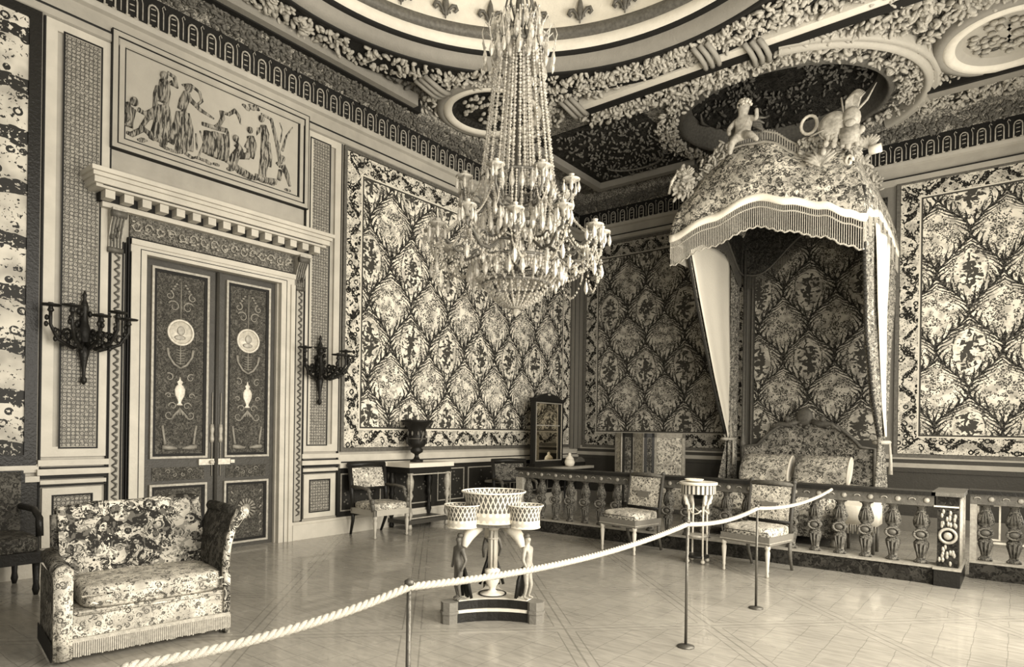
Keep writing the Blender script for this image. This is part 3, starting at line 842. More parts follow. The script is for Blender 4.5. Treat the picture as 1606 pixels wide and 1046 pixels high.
lim([(3.66, 4.96), (3.66, 4.8), (3.64, 4.69)], [0.05, 0.05, 0.05])
lim([(3.75, 4.98), (3.75, 4.8), (3.74, 4.68)], [0.055, 0.055, 0.05])
lim([(3.84, 4.99), (3.85, 4.81), (3.85, 4.68)], [0.05, 0.05, 0.05])
lim([(3.59, 5.03), (3.75, 5.04), (3.9, 5.06)], [0.025, 0.028, 0.03])
lim([(3.9, 5.05), (3.92, 4.91), (3.9, 4.67)], [0.02, 0.015, 0.02])
lim([(3.57, 4.94), (3.62, 4.82), (3.56, 4.64)], 0.012)
lim([(3.53, 4.89), (3.54, 4.7)], 0.014)
lim([(3.73, 5.03), (3.8, 5.1), (3.84, 5.19), (3.82, 5.27)], [0.02, 0.025, 0.03, 0.028])
lim([(3.84, 5.26), (3.91, 5.26), (3.99, 5.34), (4.04, 5.29), (4.07, 5.2)], [0.02, 0.022, 0.03, 0.024, 0.012])
head(4.0, 5.0, 0.045)
lim([(4.01, 4.94), (4.06, 4.89), (3.98, 4.78), (3.94, 4.64)], [0.045, 0.05, 0.04, 0.025])
head(4.18, 5.17, 0.042)
lim([(4.19, 5.1), (4.22, 5.0), (4.19, 4.84)], [0.05, 0.06, 0.055])
lim([(4.17, 4.85), (4.02, 4.79), (3.99, 4.64)], [0.045, 0.035, 0.025])
lim([(4.17, 5.02), (4.13, 4.95), (4.19, 4.93)], [0.028, 0.022, 0.02])
head(4.33, 5.37, 0.045)
lim([(4.36, 5.3), (4.39, 5.2), (4.38, 5.1)], [0.045, 0.055, 0.05])
lim([(4.33, 5.25), (4.27, 5.15), (4.29, 5.25)], [0.025, 0.018, 0.014])
lim([(4.36, 5.09), (4.36, 4.89), (4.33, 4.67)], [0.03, 0.035, 0.025])
lim([(4.39, 5.1), (4.41, 4.89), (4.39, 4.67)], [0.03, 0.035, 0.025])
lim([(4.43, 5.11), (4.46, 4.93), (4.46, 4.81)], [0.03, 0.035, 0.025])
lim([(4.61, 4.9), (4.56, 5.12), (4.51, 5.3), (4.47, 5.42), (4.33, 5.44)], [0.03, 0.028, 0.026, 0.024, 0.014])
lim([(4.63, 5.07), (4.69, 5.29), (4.78, 5.44)], [0.02, 0.014, 0.008])
lim([(4.6, 5.17), (4.63, 5.34), (4.59, 5.43)], [0.012, 0.01, 0.008])
head(4.63, 4.97, 0.04)
lim([(4.64, 4.89), (4.7, 4.79), (4.75, 4.65)], [0.04, 0.035, 0.02])
lim([(4.55, 4.9), (4.61, 4.86)], 0.022)
lim([(4.61, 4.82), (4.59, 4.68)], 0.03)
lim([(4.0, 4.66), (4.12, 4.62), (4.22, 4.6)], [0.04, 0.05, 0.04])
lim([(4.26, 4.63), (4.4, 4.62), (4.55, 4.65)], [0.04, 0.04, 0.04])
FOL = [(4.12, 5.45), (4.14, 5.44), (4.16, 5.42), (4.18, 5.48), (4.2, 5.46), (4.22, 5.45), (4.24, 5.5), (4.26, 5.49), (4.29, 5.47)]
for q in FOL: g.ell((.035, q[0]+R.uniform(-.02,.02), q[1]), (.015, .04, .02), 4, 6)
for k in range(30): g.ell((.033, 2.85+1.9*R.random(), 4.59+.03*R.random()), (.015, .05, .02), 4, 6)
g.build('relief_figures', 'relief_painted_shade', t, True, remesh=.0085)
# ------------------------------------------------------------------ sconces
def sconce(name, label, y, z, sc=1.0):
    t = thing(name, label, 'wall sconce', (0, y, z), 0, 'bronze candle sconces beside the door')
    g = MB(); g.lathe([(.004, -.50), (.028, -.47), (.03, -.44), (.014, -.41), (.02, -.33), (.035, -.24), (.05, -.16), (.03, -.10), (.055, -.04), (.06, .05), (.04, .12), (.028, .22), (.04, .28), (.03, .33), (.012, .38), (.022, .41), (.004, .46)], 12, (.075, 0, 0))
    g.tube([(0, 0, -.05), (.07, 0, -.05)], .03, 8); g.ell((.03, 0, .0), (.03, .06, .2), 6, 10)
    for k in range(22): g.ell((.07+R.uniform(-.03,.04), R.uniform(-.07,.07), R.uniform(-.2,.3)), (.025, .022, .035), 4, 6)
    g.build('stem', 'bronze', t, True)
    for i, (dx, dy, dz) in enumerate(((.14, -.33, .245), (.30, -.20, .24), (.36, .03, .17), (.30, .20, .235), (.14, .36, .20))):
        g = MB(); P = [Vector((.075, 0, -.06)), Vector((.075+dx*.35, dy*.35, -.14)), Vector((.075+dx*.8, dy*.8, -.07)), Vector((.075+dx, dy, .06)), Vector((.075+dx, dy, dz-.05))]
        pts = [P[0].lerp(P[1], .5)]
        for k in range(4):
            for q in (0, .5): pts.append(P[k].lerp(P[k+1], q))
        pts.append(P[4]); pts = pts[1:]
        g.tube(pts, [.02]*4 + [.016]*5, 7)
        c = Vector((.075+dx*.5, dy*.5, -.02))
        g.tube([c + Vector((dx, dy, 0))*.16*(1-k/14)*cos(k*.75) + Vector((0, 0, 1))*.075*(1-k/14)*sin(k*.75) for k in range(12)], .014, 6)
        g.tube([P[2] + Vector((0, 0, .05)) + Vector((dx, dy, 0))*.10*cos(k*.8)*(1-k/12) + Vector((0, 0, 1))*.05*(1-k/12)*sin(k*.8) for k in range(9)], .012, 5)
        for k in range(6): g.ell(pts[3+k % 5] + Vector((R.uniform(-.03,.03), R.uniform(-.03,.03), R.uniform(-.02,.05))), (.02, .02, .03), 4, 6)
        a = g.build('arm', 'bronze', t, True)
        e = P[4]; g = MB(); g.lathe([(.012, -.02), (.03, .0), (.022, .02), (.018, .04), (.085, .045), (.09, .058), (.03, .062), (.022, .075)], 12, tuple(e)); g.build('drip_pan', 'bronze', a, True)
    return t
sconce('wall_sconce', 'five-armed bronze candle sconce on the wide lattice pilaster above the sofa', 2.41, 2.40)
sconce('wall_sconce', 'five-armed bronze candle sconce on the narrow pilaster between the double door and the garlanded silk', 5.22, 2.30)

# ------------------------------------------------------------------ sofa
t = thing('sofa', 'low floral upholstered sofa with one high scrolled arm and a fringed skirt', 'sofa', (2.63, 1.97, 0), radians(81))
# local x to the right (along the front), local -y toward the viewer
def cushion(mb, x0, x1, y0, y1, z0, z1, bul=.03, n=8):
    def f(u, v):
        # spherical-ish rounded box parametrisation
        th = v*pi; ph = u*2*pi
        def se(w, e): return (1 if w > 0 else -1)*abs(w)**e
        e = .35
        return ((x0+x1)/2 + (x1-x0)/2*se(sin(th), e)*se(cos(ph), e), (y0+y1)/2+(y1-y0)/2*se(sin(th), e)*se(sin(ph), e), (z0+z1)/2+(z1-z0)/2*se(cos(th), e))
    return mb.grid(f, n*4, n*2)
b = MB(); cushion(b, -.42, .47, -.36, .26, .30, .46); b.build('seat_cushion', 'seat_pale', t, True)
b = MB(); b.box(-.46, .49, -.34, .27, .12, .31); b.build('frame', 'seat_pale', t)
b = MB(); b.tube([(-.42, -.352, .405), (.47, -.352, .405)], .008, 6); b.tube([(-.44, -.345, .29), (.48, -.345, .29)], .008, 6)
for k in range(11):
    x = -.38+k*.08; b.tube([(x, -.366, .35), (x+.02, -.368, .362), (x+.05, -.366, .345)], .006, 5)
b.build('piping', 'chair_silk', t, True)
# back : curved top, slightly reclined
def backf(u, v):
    x = -.47+.93*u; zt = .86+.04*u+.018*sin(u*pi)+.01*sin(u*9)
    z = .28+(zt-.28)*v; return (x, .24+.07*v*v+.04*(1-(2*u-1)**2)*v, z)
b = MB()
fr = lambda u, v: Vector(backf(u, v)) + Vector((0, -.05-.04*sin(v*pi), 0))
b.grid(lambda u, v: tuple(fr(u, v)), 24, 14)
b.grid(lambda u, v: tuple(Vector(backf(1-u, v)) + Vector((0, .045, 0))), 24, 14)
b.tube([tuple(Vector(backf(k/24, 1)) + Vector((0, -.005, 0))) for k in range(25)], .05, 10)
b.build('backrest', 'sofa_floral', t, True)
b = MB(); b.tube([tuple(Vector(backf(0, k/10)) + Vector((-.012, -.01, 0))) for k in range(11)], .03, 8); b.build('back_edge', 'dark_floral', t, True)
# low arm on the left, rolled at the front
b = MB()
b.grid(lambda u, v: (-.47-.035*sin(v*pi), -.35+.62*u, .10+.44*v), 8, 8); b.grid(lambda u, v: (-.56+.0*v, .27-.62*u, .10+.44*v), 8, 8)
b.tube([(-.52, -.35, .555), (-.52, -.1, .57), (-.52, .2, .60)], .052, 10)
b.build('low_arm', 'dark_floral', t, True)
b = MB(); b.box(-.567, -.468, -.385, -.345, .03, .54)
b.tube([(-.517, -.36, .03), (-.517, -.365, .3), (-.517, -.365, .55)], [.045, .046, .055], 10); b.ell((-.517, -.355, .56), (.058, .05, .055)); b.build('arm_front', 'seat_pale', t, True)
# high scrolled arm on the right
def armo(u, v):   # u front->back, v bottom->top with outward curl
    z = .40+.47*v; x = .43+.11*v**3*(1 if v < 2 else 0) + .01
    return (x, -.33+.60*u, z)
b = MB(); b.grid(armo, 12, 12); b.grid(lambda u, v: (armo(1-u, v)[0]+.045, armo(1-u, v)[1], armo(u, v)[2]-.02), 12, 12)
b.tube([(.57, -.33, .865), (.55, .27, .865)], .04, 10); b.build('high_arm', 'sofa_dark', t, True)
b = MB(); b.tube([(armo(0, k/12)[0]+.022, -.345, armo(0, k/12)[2]) for k in range(13)], [.026]*10+[.034, .04, .045], 10, flat=1.)
b.ell((.578, -.345, .862), (.048, .03, .048)); b.box(.448, .488, -.37, -.33, .0, .42); b.build('arm_front', 'canopy_floral', t, True)
b = MB()
for k in range(86): x = -.52+k*.0118; b.box(x, x+.008, -.372, -.362, .03+.01*R.random(), .135)
b.box(-.53, .485, -.374, -.358, .125, .15); b.build('fringe', 'fringe_light', t)
b = MB()
for k in range(42): yy = -.35+k*.0148; b.box(-.575, -.568, yy, yy+.009, .02, .13)
b.build('side_fringe', 'fringe_dark', t)
for sx_ in (-.50, .45):
    for sy_ in (-.32, .24): b = MB().lathe([(.02, 0), (.028, .03), (.022, .12)], 10, (sx_, sy_, 0)); b.build('foot', 'gilt_dull', t, True)

# ------------------------------------------------------------------ chair seen behind the sofa at the edge
t = thing('upholstered_chair', 'dark tapestry-covered chair cut by the edge, against the wall behind the sofa', 'chair', (.55, 1.45, 0), radians(90))
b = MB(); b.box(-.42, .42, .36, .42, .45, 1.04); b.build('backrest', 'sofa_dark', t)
b = MB(); b.box(-.45, .45, .40, .45, .98, 1.05)
for s_ in (-1, 1): b.box(s_*.43-.025, s_*.43+.025, .37, .44, .40, 1.02)
b.build('back_frame', 'dark_wood', t)
b = MB(); cushion(b, -.42, .42, -.30, .36, .36, .52); b.build('seat', 'sofa_dark', t, True)
b = MB(); b.box(-.42, .42, -.30, .38, .28, .38); b.build('seat_rail', 'dark_wood', t)
for s_ in (-1, 1):
    b = MB(); b.tube([(s_*.42, .38, .72), (s_*.43, .0, .72), (s_*.42, -.18, .66), (s_*.42, -.2, .5)], .03, 8); b.build('armrest', 'dark_wood', t, True)
    for yy in (-.26, .36): MB().lathe([(.018, 0), (.03, .05), (.022, .10), (.032, .30)], 10, (s_*.38, yy, 0)).build('leg', 'dark_wood', t, True)

# ------------------------------------------------------------------ white side chairs
def side_chair():
    t = thing('side_chair', '', 'chair', (0, 0, 0), 0, 'white silk side chairs before the balustrade')
    b = MB(); cushion(b, -.27, .27, -.26, .25, .37, .515); b.build('seat', 'seat_pale', t, True)
    b = MB()
    for k in range(15): b.ell((-.245+k*.035, -.262+.006*(abs(k-7)/7)**4, .43+.012*(k % 2)), (.013, .006, .008), 4, 6)
    b.tube([(-.26, -.256, .46), (.26, -.256, .46)], .006, 6); b.build('seat_embroidery', 'dark_floral', t, True)
    b = MB(); b.box(-.28, .28, -.27, -.235, .33, .42); b.box(-.28, .28, .23, .26, .33, .42); b.box(-.28, -.245, -.26, .25, .33, .42); b.box(.245, .28, -.26, .25, .33, .42)
    b.build('seat_rail', 'painted_shade', t)
    b = MB(); b.tube([(-.285, -.275, .355), (.285, -.275, .355), (.285, .2, .355)], .007, 6); b.build('rail_beading', 'gilt', t)
    for s_ in (-1, 1):
        MB().lathe([(.010, 0), (.017, .012), (.012, .05), (.018, .07), (.016, .10), (.027, .26), (.020, .285), (.029, .30), (.029, .335)], 10, (s_*.25, -.245, 0)).build('leg', 'painted_wood_bright', t, True)
        b = MB(); b.tube([(s_*.235, .33, 0), (s_*.245, .26, .18), (s_*.25, .245, .38)], [.015, .02, .025], 8); b.build('leg', 'gilt_dull', t, True)
        b = MB(); b.tube([(s_*.25, .24, .38), (s_*.25, .27, .60), (s_*.25, .33, .955)], [.024, .021, .021], 8); b.ell((s_*.25, .333, .97), (.028, .028, .028)); b.build('back_post', 'brown_wood', t, True)
    tilt = lambda z: .255+.08*(z-.5)/.45
    b = MB(); P = lambda x, z, d: (x, tilt(z)+d, z)
    b.grid(lambda u, v: P(-.23+.46*u, .545+.37*v, -.02-.018*sin(u*pi)*sin(v*pi)), 8, 8); b.grid(lambda u, v: P(.23-.46*u, .545+.37*v, .02), 8, 8)
    bk = b.build('backrest', 'chair_silk', t, True)
    b = MB()
    z = .935; b.tube([P(-.25, z, 0), (0, tilt(z)+.004, z+.012), P(.25, z, 0)], .028, 8); b.build('top_rail', 'gilt_dull', t, True)
    z = .53; b = MB(); b.tube([P(-.25, z, 0), P(.25, z, 0)], .024, 8); b.build('lower_rail', 'dark_wood', t, True)
    # woven motif: an urn basket with scrolls
    b = MB(); b.box(-.09, .09, tilt(.70)-.045, tilt(.70)-.038, .66, .73); b.box(-.11, .11, tilt(.7)-.046, tilt(.7)-.038, .725, .74)
    b.build('woven_urn', 'painted_shade', bk)
    return t
ch = side_chair()
ch.location = (3.72, 7.30, 0); ch.rotation_euler = (0, 0, radians(-10)); ch['label'] = 'small white silk side chair in front of the folding screen'
dup(ch, (5.33, 7.17, 0), radians(-11), 'small white silk side chair in front of the bed cushions, crossed by the rope')

# ------------------------------------------------------------------ armchair at the wall
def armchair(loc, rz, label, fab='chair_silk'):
    t = thing('armchair', label, 'armchair', loc, rz)
    b = MB(); cushion(b, -.30, .30, -.29, .24, .36, .48); b.build('seat', fab, t, True)
    b = MB(); b.box(-.31, .31, -.30, -.26, .31, .39); b.box(-.31, .31, .22, .26, .31, .39); b.box(-.31, -.27, -.3, .25, .31, .39); b.box(.27, .31, -.3, .25, .31, .39); b.build('seat_rail', 'painted_wood', t)
    for s_ in (-1, 1):
        MB().lathe([(.012, 0), (.022, .02), (.014, .05), (.03, .22), (.02, .25), (.032, .27), (.032, .31)], 10, (s_*.27, -.26, 0)).build('leg', 'painted_wood', t, True)
        MB().tube([(s_*.26, .33, 0), (s_*.28, .25, .2), (s_*.28, .24, .35)], [.018, .024, .03], 8).build('leg', 'dark_wood', t, True)
        MB().tube([(s_*.28, .24, .34), (s_*.29, .27, .6), (s_*.29, .33, .98)], [.032, .03, .03], 8).build('back_post', 'dark_wood', t, True)
        b = MB(); b.tube([(s_*.29, .28, .68), (s_*.30, .0, .68), (s_*.30, -.14, .66), (s_*.30, -.17, .62)], [.022, .022, .026, .03], 8)
        b.tube([(s_*.29, -.25, .37), (s_*.30, -.23, .48), (s_*.30, -.17, .56), (s_*.30, -.15, .66)], [.026, .03, .018, .022], 8); b.ell((s_*.30, -.24, .50), (.035, .035, .045)); b.build('armrest', 'gilt_dull', t, True)
    b = MB(); b.grid(lambda u, v: (-.26+.52*u, .255+.07*v, .66+.27*v), 6, 6); b.grid(lambda u, v: (.26-.52*u, .295+.07*v, .66+.27*v), 6, 6); b.build('backrest', fab, t, True)
    MB().tube([(-.31, .34, .975), (0, .345, .985), (.31, .34, .975)], .04, 8).build('top_rail', 'dark_wood', t, True); MB().tube([(-.29, .28, .64), (.29, .28, .64)], .022, 8).build('lower_rail', 'dark_wood', t, True)
armchair((.52, 5.93, 0), radians(86), 'armchair with a pale floral seat between the double door and the console table')
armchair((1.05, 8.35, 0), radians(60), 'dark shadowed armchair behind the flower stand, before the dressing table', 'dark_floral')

# ------------------------------------------------------------------ console table with a vase
t = thing('console_table', 'marble-topped console table with turned supports below the garlanded silk', 'console table', (.30, 6.93, 0))
b = MB(); b.box(-.28, .27, -.50, .44, .925, .99); b.build('table_top', 'marble_white', t)
b = MB(); b.box(-.26, .24, -.47, .41, .84, .925); b.build('apron', 'dark_wood', t)
b = MB(); b.box(-.26, .24, -.47, .41, .08, .14); b.build('lower_shelf', 'brown_wood', t)
for sx_ in (-.2, .2):
    for sy_ in (-.42, .36):
        lg = MB().lathe([(.03, 0), (.04, .03), (.03, .08), (.02, .14), (.045, .22), (.03, .30), (.022, .42), (.05, .50), (.03, .56), (.05, .62), (.058, .72), (.035, .80), (.05, .84)], 10, (sx_, sy_, 0)).build('leg', 'gilt' if sx_ > 0 else 'bronze', t, True)
b = MB(); b.frame('x', .235, .012, -.46, .40, .16, .83, .018); b.build('edge_fillet', 'gilt', t)
t = thing('vase', 'dark bronze krater vase standing on the console table', 'vase', (.30, 6.82, .99))
MB().lathe([(.10, 0), (.10, .03), (.05, .05), (.03, .09), (.035, .12), (.09, .15), (.10, .19), (.07, .22), (.12, .24), (.15, .30), (.13, .42), (.14, .52), (.19, .57), (.22, .60), (.25, .62), (.25, .645), (.20, .645)], 22, (0, 0, 0)).build('body', 'bronze', t, True)
b = MB(); b.tube([(.10, -.05, .3), (.16, -.05, .35), (.155, -.03, .42), (.11, -.03, .50)], .014, 6)
for k in range(10): a = 2*pi*k/10; b.ell((.145*cos(a), .145*sin(a), .44), (.012, .02, .04), 4, 6)
b.tube([(.145*cos(2*pi*k/20), .145*sin(2*pi*k/20), .36) for k in range(20)], .008, 5, True); b.build('relief_band', 'gilt_dull', t, True)
for s_ in (-1, 1): MB().tube([(0, s_*.12, .27), (0, s_*.20, .29), (0, s_*.21, .36), (0, s_*.15, .38)], .013, 7).build('handle', 'bronze', t, True)

# ------------------------------------------------------------------ dressing table, mirror, toilet pots
t = thing('dressing_table', 'dressing table in the corner carrying the framed mirror', 'dressing table', (.46, 10.25, 0))
b = MB(); b.box(-.38, .34, -.75, 1.0, .76, .81); b.build('table_top', 'painted_wood', t)
b = MB(); b.box(-.36, .31, -.72, .97, .60, .76); b.build('apron', 'dark_wood', t)
for sx_ in (-.30, .27):
    for sy_ in (-.66, .90): MB().lathe([(.02, 0), (.03, .05), (.02, .1), (.035, .55), (.045, .62)], 10, (sx_, sy_, 0)).build('leg', 'dark_wood', t, True)
t = thing('mirror', 'tall mirror in a dark pedimented frame standing in the room corner', 'mirror', (.45, 10.08, .81), 0)
b = MB(); b.box(-.03, .0, -.40, .40, .12, 1.22); b.build('mirror_plate', 'mirror_glass', t)
b = MB(); b.frame('x', -.04, .08, -.49, .49, .06, 1.28, .07); b.box(-.05, .06, -.52, .52, 1.26, 1.30); b.prism([(-.42, 1.30), (.42, 1.30), (.3, 1.36), (0, 1.42), (-.3, 1.36)], -.03, .04, 'x'); b.box(-.06, .08, -.5, .5, 0, .06); b.build('frame', 'dark_wood', t)
b = MB(); b.frame('x', .04, .012, -.43, .43, .115, 1.225, .016); b.box(.0, .02, -.40, .40, .78, .80); b.build('gilt_fillet', 'gilt', t)
b = MB(); b.ell((0, -.50, 1.36), (.04, .045, .06)); b.ell((0, .0, 1.38), (.05, .12, .04)); b.build('finial', 'gilt', t, True)
def pot(loc, s_, lab, nm='porcelain_pot'):
    t = thing(nm, lab, 'pot', loc, 0, 'little white porcelain pots')
    MB().lathe([(.05*s_, 0), (.075*s_, .02*s_), (.09*s_, .07*s_), (.07*s_, .12*s_)], 16).build('body', 'porcelain', t, True)
    MB().lathe([(.075*s_, .12*s_), (.06*s_, .15*s_), (.02*s_, .19*s_), (.028*s_, .21*s_), (.005*s_, .235*s_)], 16).build('lid', 'porcelain', t, True)
pot((.70, 10.50, .81), 1.15, 'small lidded white pot standing before the corner mirror')
b = thing('low_stand', 'low dark stand with two white pots beside the dressing table', 'stand', (.42, 8.95, 0))
bb = MB(); bb.box(-.2, .2, -.42, .36, .58, .62); bb.build('top', 'gilt', b)
for sx_ in (-.17, .17):
    for sy_ in (-.38, .32): MB().box(sx_-.02, sx_+.02, sy_-.02, sy_+.02, 0, .58).build('leg', 'dark_wood', b)
pot((.5, 9.08, .62), 1.2, 'small lidded white pot beside the slim vase on the low dark stand')
t = tag(MB().lathe([(.05, 0), (.03, .02), (.06, .1), (.07, .2), (.03, .3), (.045, .33)], 14, (.5, 8.68, .62)).build('porcelain_vase', 'porcelain', None, True), 'slim white porcelain vase on the low dark stand', 'vase')
t = thing('toilet_box', 'scrolled casket on the dressing table beyond the corner mirror', 'box', (.50, 10.98, .81), 0)
b = MB(); b.box(-.14, .14, -.20, .20, 0, .07); b.build('body', 'bronze', t)
b = MB(); b.prism([(-.2, .07), (.2, .07), (.16, .13), (.05, .17), (-.06, .16), (-.16, .11)], -.13, .13, 'x'); b.build('lid', 'gilt_dull', t)

# ------------------------------------------------------------------ folding screen
t = thing('folding_screen', 'low folding screen of pale embroidered leaves behind the balustrade', 'folding screen', (2.1, 11.0, 0))
xs = [(-.72, .10), (-.46, -.12), (-.36, .12), (-.0, -.12), (.16, -.02), (.74, .02)]
for i, ((x0, y0), (x1, y1)) in enumerate(zip(xs[:-1], xs[1:])):
    w = sqrt((x1-x0)**2+(y1-y0)**2); a = atan2(y1-y0, x1-x0); T = Matrix.Translation((x0, y0, 0)) @ Matrix.Rotation(a, 4, 'Z')
    b = MB(); b.box(.03, w-.03, -.008, .008, .12, 1.42); o = b.build('leaf', 'screen_silk' if i % 2 == 0 else 'dark_floral', t); o.matrix_local = T
    b = MB(); b.box(0, .05, -.02, .02, 0, 1.48); b.box(w-.05, w, -.02, .02, 0, 1.48); b.box(0, w, -.02, .02, 1.40, 1.48); b.box(0, w, -.02, .02, .1, .16)
    b.build('leaf_frame', 'gilt' if i % 2 == 0 else 'wainscot_dark', o)

# ------------------------------------------------------------------ round pedestal table with a dish
t = thing('pedestal_table', 'small round four-legged table between the two white chairs', 'side table', (4.66, 7.16, 0))
MB().lathe([(.205, .90), (.215, .905), (.215, .93), (.205, .935), (.19, .93)], 28).build('table_top', 'marble_white', t, True)
MB().lathe([(.195, .80), (.195, .90)], 32, cap=False).build('gallery', 'drum_gallery', t)
for k in range(4):
    a = pi/4+k*pi/2+.1; c_, s_ = cos(a), sin(a)
    b = MB(); b.tube([(.125*c_, .125*s_, .02), (.12*c_, .12*s_, .1), (.115*c_, .115*s_, .55), (.12*c_, .12*s_, .66), (.16*c_, .16*s_, .74), (.165*c_, .165*s_, .80)], [.015, .011, .012, .018, .026, .02], 8)
    b.ell((.125*c_, .125*s_, .025), (.026, .026, .025)); b.ell((.15*c_, .15*s_, .70), (.022, .022, .035)); b.build('leg', 'gilt_bright', t, True)
MB().lathe([(.11, .295), (.12, .30), (.12, .32), (.11, .325)], 24).build('shelf', 'gilt', t, True)
MB().lathe([(.10, .06), (.13, .065), (.13, .09), (.10, .095)], 24).build('base_plate', 'dark_wood', t, True)
b = MB()
for k in range(4):
    a = k*pi/2+.1; b.tube([(.12*cos(a+q*.2), .12*sin(a+q*.2), .62-.05*cos(q*.5)) for q in (-3, -1.5, 0, 1.5, 3)], .008, 6)
b.build('swag', 'gilt_bright', t, True)
tag(MB().lathe([(.05, 0), (.09, .008), (.11, .03), (.105, .032), (.08, .015)], 24, (4.62, 7.13, .935)).build('shallow_dish', 'porcelain', None, True), 'shallow white dish on the small round table', 'dish')

# ------------------------------------------------------------------ jardiniere
TX, TY, TR = 4.23, 3.98, radians(41.5)
t = thing('flower_stand', 'large flower stand of openwork baskets carried by statuettes with cornucopias on a triangular plinth', 'flower stand', (TX, TY, 0), TR)
def tri(r, cut=.10, bow=.07, n=7):
    pts = []
    for k in range(3):
        a = -pi/2 + pi/6*0 + k*2*pi/3 + pi/6*2 + pi  # corners
        pass
    cs = [(r*cos(a), r*sin(a)) for a in (radians(210), radians(330), radians(90))]
    out = []
    for i in range(3):
        c0 = Vector(cs[i]); c1 = Vector(cs[(i+1) % 3]); d = (c1-c0).normalized(); nrm = Vector((-d.y, d.x))
        a = c0 + d*cut*.6; bb = c1 - d*cut*.6
        for k in range(n+1):
            q = k/n; p = a.lerp(bb, q) + nrm*bow*4*q*(1-q); out.append((p.x, p.y))
    return out
def trip(mb, r, z0, z1, **k): mb.prism(tri(r, **k), z0, z1, 'z')
b = MB(); trip(b, .45, 0.0, .075, cut=.16); trip(b, .42, .095, .165, cut=.16); b.build('plinth', 'dark_wood', t)
b = MB(); trip(b, .455, .073, .097, cut=.16); b.build('plinth_fillet', 'marble_white', t)
b = MB(); trip(b, .415, .165, .172, cut=.16); b.build('plinth_top', 'marble_white', t)
b = MB()
for a in (210, 330, 90):
    a = radians(a); c_ = Vector((cos(a), sin(a))); p = c_*.385
    b = MB(); b.lathe([(.07, .0), (.07, .165)], 8, (p.x, p.y, 0)); b.lathe([(.078, .074), (.078, .096)], 8, (p.x, p.y, 0)); b.build('corner_block', 'painted_shade', t)
# central fluted column over an urn
MB().lathe([(.10, .172), (.10, .18), (.045, .19), (.025, .21), (.03, .23), (.055, .27), (.062, .34), (.062, .37), (.03, .385), (.03, .39)], 18).build('column_urn', 'porcelain', t, True)
b = MB()
for k in range(6): a = 2*pi*k/6; b.tube([(.027*cos(a), .027*sin(a), .38), (.027*cos(a), .027*sin(a), .70)], .0125, 6)
b.lathe([(.045, .62), (.045, .63)], 12); b.lathe([(.04, .69), (.055, .705), (.055, .72)], 12); b.build('column', 'painted_wood_bright', t, True)
MB().lathe([(.09, .171), (.10, .176), (.115, .182), (.115, .176)], 20).build('column_foot', 'bronze', t, True)
# statuettes
def statuette(ang, mat, side):
    a = radians(ang); out = Vector((cos(a), sin(a), 0)); tan = Vector((-sin(a), cos(a), 0))
    base = out*.31
    J = lambda o, tt, z: tuple(base + out*o + tan*tt + Vector((0, 0, z)))
    s_ = side
    joints = [J(0, 0, .42), J(.01, 0, .49), J(.005, 0, .575), J(.0, 0, .60), J(.0, 0, .635), J(.01, 0, .66),
              J(.0, .055, .565), J(-.02, .075, .48), J(.02, .07, .40), J(0, -.055, .565), J(.0, -.08, .49), J(.03, -.06, .41),
              J(.0, .028, .39), J(.02, .03, .28), J(.0, .03, .19), J(.04, .032, .178), J(.0, -.028, .39), J(.01, -.03, .28), J(-.01, -.03, .19), J(.03, -.032, .178)]
    edges = [(0,1),(1,2),(2,3),(3,4),(4,5),(2,6),(6,7),(7,8),(2,9),(9,10),(10,11),(0,12),(12,13),(13,14),(14,15),(0,16),(16,17),(17,18),(18,19)]
    rad = [.038, .034, .04, .016, .028, .022, .02, .014, .010, .02, .014, .010, .026, .018, .011, .009, .026, .018, .011, .009]
    o = skinfig('statuette', joints, edges, rad, mat, t, 2)
    g = MB()                                    # hair and drapery
    g.ell(base + Vector((0, 0, .668)) - out*.008, (.026, .026, .022))
    g.build('hair', 'gilt_dull', o, True)
    g = MB()
    for k in range(6):
        q = -.05+.02*k; g.tube([J(-.03, q*.6, .42), J(-.045, q*1.2, .32), J(-.05-.01*(k % 2), q*2.0, .19)], [.012, .018, .013], 6)
    g.build('drapery', 'bronze', o, True)
    # cornucopia on the shoulder pointing to the centre
    g = MB(); e = J(-.16, s_*.0, .735); m_ = J(-.07, s_*.02, .66); st = J(-.02, s_*.05, .585)
    g.tube([st, Vector(st).lerp(Vector(m_), .6), m_, Vector(m_).lerp(Vector(e), .5), e], [.02, .035, .045, .05, .058], 12)
    g.build('cornucopia', 'marble_white', t, True)
statuette(210, 'gilt_dull', 1); statuette(330, 'gilt', -1); statuette(90, 'gilt_dull', 1)
